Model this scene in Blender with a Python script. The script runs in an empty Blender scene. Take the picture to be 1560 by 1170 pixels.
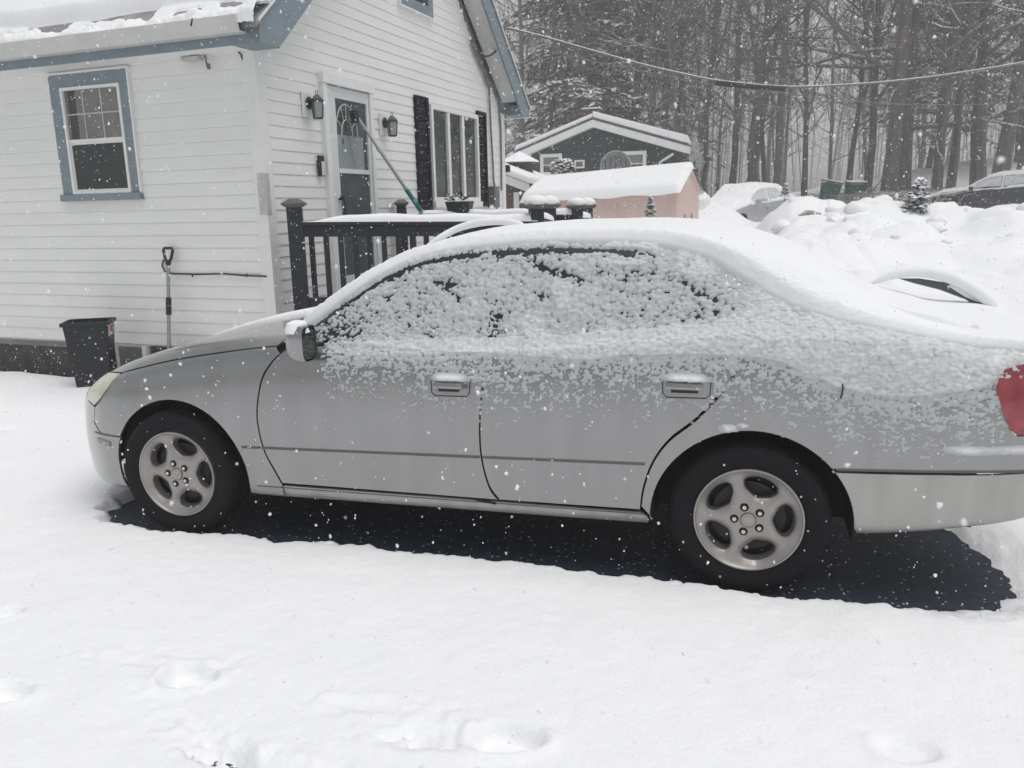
import bpy, bmesh, math, random
import numpy as np
from mathutils import Vector, Matrix
from mathutils.geometry import delaunay_2d_cdt

scn = bpy.context.scene
# ------------------------------------------------------------------ camera
CR = np.array([[0.962271, 0.271265, -0.021188], [0.038437, -0.212613, -0.97638], [-0.269363, 0.938728, -0.215019]])
CC = np.array([2.737725, -3.310342, 1.624697]); FPX = 1230.4534
cd = bpy.data.cameras.new('camera'); cam = bpy.data.objects.new('camera', cd); scn.collection.objects.link(cam)
cd.sensor_width = 36.0; cd.lens = FPX / 1560 * 36.0; cd.clip_start = 0.05; cd.clip_end = 600
M = Matrix.Identity(4)
for i in range(3):
    M[i][0] = CR[0][i]; M[i][1] = -CR[1][i]; M[i][2] = -CR[2][i]; M[i][3] = CC[i]
cam.matrix_world = M
scn.camera = cam
cd.dof.use_dof = True; cd.dof.focus_distance = 4.4; cd.dof.aperture_fstop = 5.6
# ------------------------------------------------------------------ sky and sun (overcast, snowing)
SUN_EL, SUN_AZ = math.radians(74), math.radians(115)     # azimuth clockwise from +Y
w = bpy.data.worlds.new('World'); scn.world = w; w.use_nodes = True
nt = w.node_tree; nt.nodes.clear()
sky = nt.nodes.new('ShaderNodeTexSky'); sky.sky_type = 'NISHITA'; sky.sun_disc = False
sky.sun_elevation = SUN_EL; sky.sun_rotation = SUN_AZ; sky.dust_density = 2.0; sky.air_density = 1.0
hs = nt.nodes.new('ShaderNodeHueSaturation'); hs.inputs['Saturation'].default_value = 0.13
bgn = nt.nodes.new('ShaderNodeBackground'); bgn.inputs['Strength'].default_value = 0.085
wo = nt.nodes.new('ShaderNodeOutputWorld')
nt.links.new(sky.outputs[0], hs.inputs['Color']); nt.links.new(hs.outputs[0], bgn.inputs['Color']); nt.links.new(bgn.outputs[0], wo.inputs['Surface'])
sd = bpy.data.lights.new('sun', 'SUN'); sd.energy = 1.3; sd.angle = math.radians(50); sd.color = (1, 0.98, 0.95)
sun = bpy.data.objects.new('sun', sd); scn.collection.objects.link(sun)
sv = Vector((math.sin(SUN_AZ) * math.cos(SUN_EL), math.cos(SUN_AZ) * math.cos(SUN_EL), math.sin(SUN_EL)))
sun.rotation_euler = sv.to_track_quat('Z', 'Y').to_euler()
scn.view_settings.view_transform = 'Standard'; scn.view_settings.look = 'None'
scn.view_settings.exposure = 0.40; scn.view_settings.gamma = 1.0; scn.view_settings.use_curve_mapping = False

# ------------------------------------------------------------------ helpers
rng = np.random.default_rng(7); random.seed(7)
COL = scn.collection
def at(u, v, Z): return CC + CR.T @ np.array([(u - 780) / FPX, (v - 585) / FPX, 1.0]) * Z
def ony(u, v, y):
    d = CR.T @ np.array([(u - 780) / FPX, (v - 585) / FPX, 1.0]); return CC + d * (y - CC[1]) / d[1]
def tag(o, label=None, cat=None, group=None, kind=None):
    if label: o['label'] = label
    if cat: o['category'] = cat
    if group: o['group'] = group
    if kind: o['kind'] = kind
    return o
def empty(name, loc=(0, 0, 0), rz=0.0):
    o = bpy.data.objects.new(name, None); COL.objects.link(o); o.location = loc; o.rotation_euler = (0, 0, rz); o.empty_display_size = .2
    return o
def link(name, me, parent=None):
    o = bpy.data.objects.new(name, me); COL.objects.link(o)
    if parent: o.parent = parent
    return o
def mesh_np(name, V, F, m, smooth=True):
    """V (n,3), F (k,3|4)"""
    V = np.ascontiguousarray(V, np.float32); F = np.ascontiguousarray(F, np.int32)
    me = bpy.data.meshes.new(name); k = F.shape[1]
    me.vertices.add(len(V)); me.vertices.foreach_set('co', V.ravel())
    me.loops.add(F.size); me.loops.foreach_set('vertex_index', F.ravel())
    me.polygons.add(len(F)); me.polygons.foreach_set('loop_start', np.arange(0, F.size, k, dtype=np.int32))
    if smooth: me.polygons.foreach_set('use_smooth', np.ones(len(F), bool))
    me.update(calc_edges=True); me.validate()
    if m: me.materials.append(m)
    return me
class MB:
    """collects pieces into ONE mesh"""
    def __init__(s): s.v = []; s.f = []
    def add(s, V, F):
        b = len(s.v); s.v += np.asarray(V, float).reshape(-1, 3).tolist(); s.f += [[i + b for i in f] for f in F]; return s
    def box(s, c, d, R=None, bev=0.0):
        h = np.array(d) / 2.0
        P = np.array([[sx, sy, sz] for sz in (-1, 1) for sy in (-1, 1) for sx in (-1, 1)], float)
        F = [(0, 2, 3, 1), (4, 5, 7, 6), (0, 1, 5, 4), (2, 6, 7, 3), (0, 4, 6, 2), (1, 3, 7, 5)]
        P = P * h
        if R is not None: P = P @ np.array(R).T
        return s.add(P + np.array(c), F)
    def bx(s, x0, x1, y0, y1, z0, z1): return s.box(((x0 + x1) / 2, (y0 + y1) / 2, (z0 + z1) / 2), (abs(x1 - x0), abs(y1 - y0), abs(z1 - z0)))
    def tube(s, pts, rad, n=8, cap=True):
        pts = np.array(pts, float); k = len(pts); rad = np.broadcast_to(np.array(rad, float), (k,))
        t = np.gradient(pts, axis=0); t /= np.linalg.norm(t, axis=1)[:, None] + 1e-12
        a = np.array([0, 0, 1.0]) if abs(t[0][2]) < .9 else np.array([1.0, 0, 0]); V = []
        u = np.cross(t[0], a); u /= np.linalg.norm(u)
        for i in range(k):
            u = u - t[i] * (u @ t[i]); u /= np.linalg.norm(u) + 1e-12; v = np.cross(t[i], u)
            for j in range(n):
                g = 2 * math.pi * j / n; V.append(pts[i] + rad[i] * (math.cos(g) * u + math.sin(g) * v))
        F = [(i * n + j, i * n + (j + 1) % n, (i + 1) * n + (j + 1) % n, (i + 1) * n + j) for i in range(k - 1) for j in range(n)]
        if cap: F += [tuple(reversed(range(n))), tuple(range((k - 1) * n, k * n))]
        return s.add(V, F)
    def tubef(s, pts, rad, n=4):
        pts = np.asarray(pts, float); k = len(pts); rad = np.asarray(rad, float)
        t = np.empty_like(pts); t[1:-1] = pts[2:] - pts[:-2]; t[0] = pts[1] - pts[0]; t[-1] = pts[-1] - pts[-2]
        ref = np.array([1.0, .1, 0]) if abs(pts[-1][2] - pts[0][2]) > .8 * np.sqrt(((pts[-1] - pts[0]) ** 2).sum()) else np.array([0, 0, 1.0])
        u = np.cross(t, ref); u /= np.sqrt((u * u).sum(1))[:, None] + 1e-9; v = np.cross(t, u); v /= np.sqrt((v * v).sum(1))[:, None] + 1e-9
        g = 2 * math.pi * np.arange(n) / n; V = pts[:, None] + rad[:, None, None] * (np.cos(g)[None, :, None] * u[:, None] + np.sin(g)[None, :, None] * v[:, None])
        b = len(s.v); s.v += V.reshape(-1, 3).tolist()
        s.f += [[b + i * n + j, b + i * n + (j + 1) % n, b + (i + 1) * n + (j + 1) % n, b + (i + 1) * n + j] for i in range(k - 1) for j in range(n)]
        return s
    def lathe(s, prof, c=(0, 0, 0), n=32, axis='z', a0=0, a1=2 * math.pi):
        full = abs(a1 - a0 - 2 * math.pi) < 1e-6; m = n if full else n + 1; V = []
        for r, h in prof:
            for j in range(m):
                g = a0 + (a1 - a0) * j / n
                p = (r * math.cos(g), r * math.sin(g), h) if axis == 'z' else (r * math.cos(g), h, r * math.sin(g))
                V.append((p[0] + c[0], p[1] + c[1], p[2] + c[2]))
        F = [(i * m + j, i * m + (j + 1) % m, (i + 1) * m + (j + 1) % m, (i + 1) * m + j) for i in range(len(prof) - 1) for j in range(n)]
        return s.add(V, F)
    def prism(s, poly, d, flip=False):
        """poly: 3D loop, d: extrusion vector"""
        P = np.array(poly, float); n = len(P); V = np.vstack([P, P + np.array(d)])
        F = [tuple(range(n)), tuple(reversed(range(n, 2 * n)))] + [(i, i + n, (i + 1) % n + n, (i + 1) % n) for i in range(n)]
        return s.add(V, F)
    def me(s, name, m, smooth=False, bevel=0.0, fix=True):
        me = bpy.data.meshes.new(name); me.from_pydata(s.v, [], s.f)
        bm = bmesh.new(); bm.from_mesh(me)
        if fix: bmesh.ops.recalc_face_normals(bm, faces=bm.faces)
        if bevel > 0:
            bmesh.ops.bevel(bm, geom=[e for e in bm.edges if e.is_manifold and e.calc_face_angle(0) > .6], offset=bevel, segments=2, affect='EDGES', profile=.6)
        if smooth:
            for f in bm.faces: f.smooth = True
            for e in bm.edges:
                if e.is_manifold and e.calc_face_angle(0) > .7: e.smooth = False
        bm.to_mesh(me); bm.free(); me.update()
        if m: me.materials.append(m)
        return me
    def build(s, name, m, parent=None, smooth=False, bevel=0.0): return link(name, s.me(name, m, smooth, bevel), parent)
def part(name, parent, m, smooth=False, bevel=0.0, **k):
    b = MB()
    for op, args in k.items():
        for a in args: getattr(b, op)(*a)
    return b.build(name, m, parent, smooth, bevel)
def box(name, parent, m, *boxes, bevel=0.0): return part(name, parent, m, bevel=bevel, bx=boxes)

# numpy noise
def _hash(ix, iy, seed=0):
    h = (ix.astype(np.int64) * 374761393 + iy.astype(np.int64) * 668265263 + seed * 982451653) & 0x7fffffff
    h = ((h ^ (h >> 13)) * 1274126177) & 0x7fffffff
    h = ((h ^ (h >> 15)) * 2246822519) & 0x7fffffff
    return ((h ^ (h >> 16)) & 0xffff) / 65535.0
def vnoise(x, y, seed=0):
    ix = np.floor(x); iy = np.floor(y); fx = x - ix; fy = y - iy
    fx = fx * fx * fx * (fx * (fx * 6 - 15) + 10); fy = fy * fy * fy * (fy * (fy * 6 - 15) + 10)
    a = _hash(ix, iy, seed); b = _hash(ix + 1, iy, seed); c = _hash(ix, iy + 1, seed); d = _hash(ix + 1, iy + 1, seed)
    return (a + (b - a) * fx) * (1 - fy) + (c + (d - c) * fx) * fy
def fbm(x, y, seed=0, o=4, g=.5):
    t = 0; a = 1; s = 0
    for i in range(o):
        t = t + a * (vnoise(x * 2 ** i + 17.3 * i, y * 2 ** i - 9.1 * i, seed + i) * 2 - 1); s += a; a *= g
    return t / s
def worley(x, y, seed=0):
    """rounded bumps with a random height each, 0..1"""
    ix = np.floor(x); iy = np.floor(y); best = np.zeros_like(x)
    for dx in (-1, 0, 1):
        for dy in (-1, 0, 1):
            cx = ix + dx; cy = iy + dy
            px = cx + .15 + .7 * _hash(cx, cy, seed); py = cy + .15 + .7 * _hash(cx, cy, seed + 5)
            amp = .35 + .65 * _hash(cx, cy, seed + 9); r = .62 + .38 * _hash(cx, cy, seed + 13)
            d2 = ((x - px) ** 2 + (y - py) ** 2) / (r * r)
            best = np.maximum(best, amp * np.sqrt(np.clip(1 - d2, 0, 1)))
    return best
def sst(a, b, x):
    t = np.clip((x - a) / (b - a), 0, 1); return t * t * (3 - 2 * t)
def pchip(X, Y):
    X = np.array(X, float); Y = np.array(Y, float); h = np.diff(X); d = np.diff(Y) / h; m = np.zeros(len(X))
    for i in range(1, len(X) - 1):
        if d[i - 1] * d[i] > 0:
            w1 = 2 * h[i] + h[i - 1]; w2 = h[i] + 2 * h[i - 1]; m[i] = (w1 + w2) / (w1 / d[i - 1] + w2 / d[i])
    m[0] = d[0]; m[-1] = d[-1]
    def f(x):
        x = np.clip(np.asarray(x, float), X[0], X[-1]); i = np.clip(np.searchsorted(X, x) - 1, 0, len(h) - 1); t = (x - X[i]) / h[i]
        return (2 * t ** 3 - 3 * t ** 2 + 1) * Y[i] + (t ** 3 - 2 * t ** 2 + t) * h[i] * m[i] + (-2 * t ** 3 + 3 * t ** 2) * Y[i + 1] + (t ** 3 - t ** 2) * h[i] * m[i + 1]
    return f

# ------------------------------------------------------------------ materials
def mat(name, col, rough=.6, metal=0.0, var=.0, vscale=4.0, bump=0.0, bscale=40.0, coat=0.0, spec=.5, col2=None, stretch=None, snow=0.0):
    m = bpy.data.materials.new(name); m.use_nodes = True; n = m.node_tree; N = n.nodes; L = n.links
    p = N['Principled BSDF']; p.inputs['Roughness'].default_value = rough; p.inputs['Metallic'].default_value = metal
    p.inputs['Specular IOR Level'].default_value = spec; p.inputs['Coat Weight'].default_value = coat
    p.inputs['Coat Roughness'].default_value = .12
    c = (*col, 1.0); p.inputs['Base Color'].default_value = c
    tc = N.new('ShaderNodeTexCoord'); src = tc.outputs['Object']
    if stretch:
        mp = N.new('ShaderNodeMapping'); mp.inputs['Scale'].default_value = stretch; L.new(src, mp.inputs[0]); src = mp.outputs[0]
    last = None
    if var > 0 or col2:
        t = N.new('ShaderNodeTexNoise'); t.inputs['Scale'].default_value = vscale; t.inputs['Detail'].default_value = 6; L.new(src, t.inputs['Vector'])
        r = N.new('ShaderNodeValToRGB'); r.color_ramp.elements[0].position = .32; r.color_ramp.elements[1].position = .68
        a = col if col2 else tuple(x * (1 - var) for x in col); b = col2 if col2 else tuple(min(1, x * (1 + var)) for x in col)
        r.color_ramp.elements[0].color = (*a, 1); r.color_ramp.elements[1].color = (*b, 1)
        L.new(t.outputs['Fac'], r.inputs[0]); last = r.outputs[0]
    if snow > 0:      # snow lying on whatever faces up
        g = N.new('ShaderNodeNewGeometry'); sx = N.new('ShaderNodeSeparateXYZ'); L.new(g.outputs['Normal'], sx.inputs[0])
        nz = N.new('ShaderNodeTexNoise'); nz.inputs['Scale'].default_value = 9; nz.inputs['Detail'].default_value = 3; L.new(tc.outputs['Object'], nz.inputs['Vector'])
        ad = N.new('ShaderNodeMath'); ad.operation = 'ADD'; L.new(sx.outputs['Z'], ad.inputs[0]); L.new(nz.outputs['Fac'], ad.inputs[1])
        rm = N.new('ShaderNodeValToRGB'); rm.color_ramp.elements[0].position = max(0, 1.18 - snow); rm.color_ramp.elements[1].position = min(1, 1.34 - snow)
        sb = N.new('ShaderNodeMath'); sb.operation = 'MULTIPLY'; sb.inputs[1].default_value = .75; L.new(ad.outputs[0], sb.inputs[0]); L.new(sb.outputs[0], rm.inputs[0])
        mx = N.new('ShaderNodeMix'); mx.data_type = 'RGBA'; L.new(rm.outputs[0], mx.inputs['Factor'])
        if last is not None: L.new(last, mx.inputs['A'])
        else: mx.inputs['A'].default_value = c
        mx.inputs['B'].default_value = (.8, .81, .82, 1); last = mx.outputs['Result']
    if last is not None: L.new(last, p.inputs['Base Color'])
    if bump > 0:
        t2 = N.new('ShaderNodeTexNoise'); t2.inputs['Scale'].default_value = bscale; t2.inputs['Detail'].default_value = 5; L.new(src, t2.inputs['Vector'])
        bp = N.new('ShaderNodeBump'); bp.inputs['Strength'].default_value = 1.0; bp.inputs['Distance'].default_value = bump
        L.new(t2.outputs['Fac'], bp.inputs['Height']); L.new(bp.outputs[0], p.inputs['Normal'])
    return m
SNOW = mat('snow', (.86, .868, .882), .75, spec=.25, var=.012, vscale=6, bump=.004, bscale=60)
SNOWC = mat('snow_clumps', (.85, .858, .872), .8, spec=.2, bump=.002, bscale=190)
ASPH = mat('asphalt', (.015, .023, .044), .6, var=.45, vscale=22, bump=.004, bscale=120)
an = ASPH.node_tree; avo = an.nodes.new('ShaderNodeTexVoronoi'); avo.inputs['Scale'].default_value = 26; atc = an.nodes.new('ShaderNodeTexCoord'); an.links.new(atc.outputs['Object'], avo.inputs['Vector'])
arm = an.nodes.new('ShaderNodeValToRGB'); arm.color_ramp.elements[0].position = .10; arm.color_ramp.elements[0].color = (1, 1, 1, 1); arm.color_ramp.elements[1].position = .16; arm.color_ramp.elements[1].color = (0, 0, 0, 1)
amx = an.nodes.new('ShaderNodeMix'); amx.data_type = 'RGBA'; amx.inputs['B'].default_value = (.55, .56, .58, 1); apb = an.nodes['Principled BSDF']; asrc = apb.inputs['Base Color'].links[0].from_socket
an.links.new(avo.outputs['Distance'], arm.inputs[0]); an.links.new(arm.outputs[0], amx.inputs['Factor']); an.links.new(asrc, amx.inputs['A']); an.links.new(amx.outputs['Result'], apb.inputs['Base Color'])
PAINT = mat('silver_paint', (.30, .302, .302), .22, .8, coat=.9, var=.05, vscale=2.2, stretch=(5, 1, .8), bump=.0003, bscale=300)
PAINTL = mat('silver_paint_grimy', (.44, .435, .42), .40, .45, coat=.3, col2=(.37, .365, .35), vscale=3.2, stretch=(4, 1, 1))
BLACKP = mat('black_plastic', (.012, .013, .015), .5)
GAP = mat('seam_black', (.004, .004, .005), .9)
RUBBER = mat('tyre_rubber', (.0065, .0065, .0085), .85, bump=.002, bscale=90, spec=.25)
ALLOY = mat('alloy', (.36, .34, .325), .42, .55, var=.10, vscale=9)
ALLOYD = mat('alloy_dark', (.05, .05, .05), .6, .6)  # darker alloy for the wheel barrel and cap groove
CHROME = mat('steel', (.62, .61, .58), .3, .9)
GLASSC = mat('car_glass', (.008, .014, .013), .08, coat=.5)
GLASSG = mat('car_glass_green', (.012, .03, .026), .08, coat=.3)
LAMP = mat('headlight_lens', (.62, .60, .50), .18, coat=.8, col2=(.50, .47, .38), vscale=14)
TAIL = mat('tail_lens', (.20, .014, .03), .2, coat=.8, col2=(.34, .045, .055), vscale=22)
SIDING = mat('vinyl_siding', (.80, .80, .787), .5, var=.03, vscale=1.5, stretch=(1, 1, 4), bump=.0006, bscale=60)
WHITE = mat('white_trim', (.78, .78, .77), .45, var=.03)
OLDW = mat('weathered_trim', (.50, .50, .47), .6, var=.12, vscale=12)
BLUE = mat('blue_grey_paint', (.205, .25, .285), .55, var=.06, vscale=6)
GUTTER = mat('gutter', (.58, .58, .57), .5, var=.06, vscale=5)
SHING = mat('shingle', (.10, .10, .11), .9, var=.3, vscale=20)
ICY = mat('icy_shingle', (.20, .20, .205), .8, col2=(.34, .34, .345), vscale=5)
CONC = mat('foundation_concrete', (.085, .082, .078), .9, col2=(.045, .045, .046), vscale=7, bump=.006, bscale=30)
WGLASS = mat('window_glass', (.026, .034, .033), .04, col2=(.05, .058, .055), vscale=1.3)
CURTAIN = mat('window_blind', (.20, .19, .18), .25, var=.1, vscale=10)
BLACKW = mat('black_painted_wood', (.012, .016, .024), .5, var=.25, vscale=9)
SHUT = mat('shutter_black', (.010, .012, .018), .75, spec=.2)
CAPM = mat('post_cap', (.10, .105, .095), .5, var=.25, vscale=20)
DKMET = mat('dark_lantern_metal', (.016, .026, .026), .45)
LGLASS = mat('lantern_glass', (.30, .33, .32), .15)
DOORW = mat('storm_door', (.66, .69, .70), .4)
DGLASS = mat('door_glass', (.24, .27, .27), .1, var=.1, vscale=3)
SCREEN = mat('door_screen', (.055, .065, .065), .4, var=.15, vscale=5)
LEAD = mat('leaded_pattern', (.48, .50, .50), .4)
TEAL = mat('teal_handle', (.02, .23, .27), .4)
ALU = mat('aluminium_pole', (.50, .51, .52), .4, .3)
SHAFT = mat('grey_shaft', (.30, .31, .31), .4, .4)
CABLE = mat('cable_black', (.02, .02, .022), .6)
CABG = mat('cable_grey', (.15, .15, .155), .7)
BINM = mat('bin_black', (.006, .008, .012), .55, var=.2, vscale=8)
GREENB = mat('bin_green', (.006, .060, .050), .6)
PLANT = mat('planter_leaf', (.05, .085, .06), .7, var=.4, vscale=20, snow=.5)
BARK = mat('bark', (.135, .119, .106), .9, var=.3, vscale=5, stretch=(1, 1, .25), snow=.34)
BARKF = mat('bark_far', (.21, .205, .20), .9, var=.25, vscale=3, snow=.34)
NEEDLE = mat('hemlock_needles', (.036, .042, .038), .8, var=.4, vscale=2, snow=.46)
SHRUBM = mat('snowy_shrub_needles', (.03, .042, .036), .8, var=.4, vscale=8, snow=.66)
PINK = mat('pink_shelter', (.72, .56, .50), .6, var=.05, vscale=3)
PINKD = mat('pink_shelter_door', (.66, .50, .46), .6)
DKHOUSE = mat('dark_green_siding', (.006, .021, .020), .7, var=.15, vscale=6)
BRICK = mat('brick_red', (.09, .028, .026), .8, var=.3, vscale=12)
BROWN = mat('brown_door', (.14, .095, .075), .7, var=.2)
MESHG = mat('grey_disc', (.22, .22, .225), .7, var=.3, vscale=30)
SUVM = mat('suv_navy', (.012, .015, .024), .3, coat=.4)
FROST = mat('frosted_glass', (.58, .59, .61), .6, var=.12, vscale=8)
PALEC = mat('pale_car', (.40, .41, .42), .4, .3)
DIRT = mat('dirty_snow', (.50, .49, .48), .9, col2=(.22, .21, .20), vscale=5, bump=.03, bscale=9)
RED = mat('sticker_red', (.42, .09, .08), .5); STW = mat('sticker_white', (.6, .6, .58), .5)

# ------------------------------------------------------------------ ground
HC = np.array([-1.317, 3.113]); HY = -0.0856032
LW = np.array([math.cos(HY), math.sin(HY)]); RW = np.array([-math.sin(HY), math.cos(HY)])
BARE = np.array([(-.66, .35), (-.62, .14), (-.45, -.02), (-.1, -.075), (.42, -.045), (1.05, -.03), (1.71, -.03), (2.2, -.055), (2.54, -.075), (2.99, -.09), (3.3, -.075), (3.58, -.05), (3.80, .03), (3.92, .16), (3.97, .40), (3.90, .7), (3.7, 1.2), (3.4, 1.7), (2.0, 1.75), (-.3, 1.7), (-.62, 1.2)])
def polydist(x, y, poly):
    """signed distance, positive inside"""
    d = np.full(x.shape, 1e9); ins = np.zeros(x.shape, bool); n = len(poly)
    for i in range(n):
        a = poly[i]; b = poly[(i + 1) % n]; e = b - a
        t = np.clip(((x - a[0]) * e[0] + (y - a[1]) * e[1]) / (e @ e), 0, 1)
        d = np.minimum(d, np.hypot(x - a[0] - t * e[0], y - a[1] - t * e[1]))
        c = (a[1] > y) != (b[1] > y)
        ins ^= c & (x < (b[0] - a[0]) * (y - a[1]) / (b[1] - a[1] + 1e-12) + a[0])
    return np.where(ins, d, -d)
MOUNDS = []
for u, v, Z, r, h in [(1212, 318, 13.4, .85, .46), (1330, 345, 11.6, .8, .20), (1462, 338, 12.5, .8, .18), (1290, 352, 10.5, .8, .16), (1240, 372, 8.6, .7, .14), (1150, 345, 10, .7, .10), (1395, 345, 11.5, 1.0, .22), (1345, 372, 9.6, .55, .14), (1555, 372, 10, .6, .24), (1480, 360, 11, .5, .12), (1080, 300, 24, 1.0, .55), (1330, 330, 15, .9, .2), (1490, 395, 8.6, .9, .06)]:
    p = at(u, v, Z); MOUNDS.append((p[0], p[1], r, h))
HILL = at(1640, 300, 46)
PRINTS = [(.95, -1.20, .115, .085, .050, .12), (2.11, -1.255, .125, .085, .052, .05), (.40, -1.44, .10, .08, .045, .2), (-.07, -1.0, .08, .065, .04, .2), (-2.57, 1.32, .12, .08, .045, .1), (3.25, -1.02, .10, .07, .020, -.1)]
SCUFF = [(1.87, -1.31, .13, .045, .064, .1), (1.33, -1.535, .20, .05, .066, -.35), (1.58, -1.56, .14, .05, .030, -.1), (.72, -1.17, .20, .022, .012, .10), (.80, -1.10, .16, .03, .008, .2), (1.66, -1.20, .16, .035, .016, .12), (1.08, -1.38, .18, .03, .016, -.4)]
def Hs(x, y):
    hx = (x - HC[0]) * LW[0] + (y - HC[1]) * LW[1]; hy = (x - HC[0]) * RW[0] + (y - HC[1]) * RW[1]
    h = .062 + .012 * fbm(x * .9, y * .9, 3, 3) + .006 * fbm(x * 4, y * 4, 11, 3) + .0030 * fbm(x * 16, y * 22, 12, 3)
    right = sst(.9, 2.6, x - .1 * y)
    h = h + sst(2.2, 5.2, y) * .80 * right + sst(4, 14, y) * .20 * right + sst(8, 17, y) * .9 * (1 - right) + sst(30, 55, y) * .25
    lump = sst(2.8, 5, y) * right * (1 - sst(20, 30, y))
    h = h + lump * (.16 * fbm(x * .8, y * .8, 21, 4) + .20 * worley(x * .85 + .3 * fbm(x, y, 22, 2), y * .7, 23) + .09 * worley(x * 2.3 + .3 * fbm(x * 2, y * 2, 24, 2), y * 1.9, 25) + .03 * worley(x * 6, y * 5, 26))
    for a, b, r, k in MOUNDS:
        d2 = ((x - a) ** 2 + (y - b) ** 2) / (r * r); h = h + k * np.exp(-d2 * d2 * .8)
    h = h + 2.6 * np.exp(-(((x - HILL[0]) / 15) ** 2 + ((y - HILL[1]) / 12) ** 2)) + .35 * sst(14, 60, np.hypot(x, y)) * fbm(x * .08, y * .08, 31, 3)
    # snow lowered below the asphalt in a strip at the foot of the front wall
    strip = sst(-.26, -.10, hy + .05 * fbm(x * 3, y * 3, 41, 2)) * (hx < .1) * (hy < 1)
    h = h - .10 * strip
    # prints and scuffs
    for a, b, rx, ry, k, g in PRINTS:
        c, s = math.cos(g), math.sin(g); px = (x - a) * c + (y - b) * s; py = -(x - a) * s + (y - b) * c
        d = np.sqrt((px / rx) ** 2 + (py / ry * (1 + .3 * np.tanh(px / rx))) ** 2) + .12 * fbm(x * 9, y * 9, 51, 3)
        h = h - k * (1 - sst(.55, .95, d)) + k * .28 * np.exp(-((d - 1.08) / .16) ** 2) * (py < .6 * ry)
    for a, b, rx, ry, k, g in SCUFF:
        c, s = math.cos(g), math.sin(g); px = (x - a) * c + (y - b) * s; py = -(x - a) * s + (y - b) * c
        d = np.sqrt((px / rx) ** 2 + (py / ry) ** 2)
        h = h - k * np.exp(-d * d * 1.2) * (.74 + .5 * fbm(x * 30, y * 30, 61, 3) + .55 * (worley(x / .034, y / .028, 62) - .45)) + .012 * np.exp(-((d - 1.5) / .5) ** 2) * fbm(x * 22, y * 22, 63, 3)
    sc_m = sum(np.exp(-(((x - a) / rx) ** 2 + ((y - b) / ry) ** 2)) for a, b, rx, ry, k, g in SCUFF[:2])
    pr_z = (y < -.6) & (x > -1.2) & (x < 4); h = np.where(pr_z, np.maximum(h, .004) - .016 * (sc_m > .35) * (worley(x / .032, y / .026, 62) * sc_m > .42), h)
    # bare asphalt under the car
    d = polydist(x, y, BARE) + .040 * fbm(x * 3.2, y * 3.2, 71, 4) + .034 * fbm(x * 13, y * 13, 73, 3) + .014 * fbm(x * 38, y * 38, 74, 2)
    near = (x > -1.5) & (x < 4.8) & (y > -1) & (y < 2.6)
    h = np.where(near, h - (h + .03) * sst(-.045 - .13 * sst(3.2, 3.75, x), .045 + .16 * sst(3.2, 3.75, x), d), h)
    return h
def axis(dense0, dense1, step, lo, hi, mid=.04, midlo=None, midhi=None, g=1.045):
    a = list(np.arange(dense0, dense1 + 1e-6, step)); s = step
    while a[-1] < hi:
        s = min(s * g, 6.0) if (midhi is None or a[-1] > midhi) else mid
        a.append(a[-1] + s)
    s = step
    while a[0] > lo:
        s = min(s * g, 6.0) if (midlo is None or a[0] < midlo) else mid
        a.insert(0, a[0] - s)
    return np.array(a)
gx = axis(-1.0, 4.3, .0125, -120, 120, .04, -6, 7); gy = axis(-1.95, .3, .0125, -25, 120, .04, -2.6, 7)
GX, GY = np.meshgrid(gx, gy); GZ = Hs(GX.ravel(), GY.ravel())
nx, ny = len(gx), len(gy)
idx = np.arange(nx * ny).reshape(ny, nx)
F = np.stack([idx[:-1, :-1].ravel(), idx[:-1, 1:].ravel(), idx[1:, 1:].ravel(), idx[1:, :-1].ravel()], 1)
tag(link('snow_ground', mesh_np('snow_ground', np.stack([GX.ravel(), GY.ravel(), GZ], 1), F, SNOW)), kind='structure')
b = MB(); b.add([(-9, -8, 0), (9, -8, 0), (9, 4.2, 0), (-9, 4.2, 0)], [(0, 1, 2, 3)])
tag(b.build('driveway', ASPH), kind='structure')
def ground(x, y): return float(Hs(np.array([float(x)]), np.array([float(y)]))[0])

# ------------------------------------------------------------------ white house
house = tag(empty('house', (HC[0], HC[1], 0), HY), 'white vinyl-sided house with blue-grey trim and snow on its eaves', 'house')
LWn = np.array([*LW, 0]); RWn = np.array([*RW, 0]); HC3 = np.array([*HC, 0.])
def onwall(u, v, off=0.0):          # local point on the gable wall, off = distance in front of it
    d = CR.T @ np.array([(u - 780) / FPX, (v - 585) / FPX, 1.0]); p = HC3 + LWn * off
    q = CC + d * ((p - CC) @ LWn) / (d @ LWn) - HC3; return np.array([q @ LWn, q @ RWn, q[2]])
def onfront(u, v, off=0.0):         # local point on the eave wall
    d = CR.T @ np.array([(u - 780) / FPX, (v - 585) / FPX, 1.0]); p = HC3 - RWn * off
    q = CC + d * ((p - CC) @ RWn) / (d @ RWn) - HC3; return np.array([q @ LWn, q @ RWn, q[2]])
HD = 5.79; PITCH = .85; EZ = 2.97
def lap(b, a0, a1, z0, e, side):
    sec = [(.0, z0), (.0105, z0 + .001), (.0115, z0 + .010), (.004, z0 + e - .001), (.0, z0 + e - .001)]
    if side == 'front': b.prism([(a0, -d, z) for d, z in sec], (a1 - a0, 0, 0))
    else: b.prism([(d, a0, z) for d, z in sec], (0, a1 - a0, 0))
z = .376
while z < EZ:
    b = MB(); lap(b, -8.0, -.095, z, min(.1165, EZ - z), 'front'); b.build('siding_board', SIDING, house); z += .1165
z = .485
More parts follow.
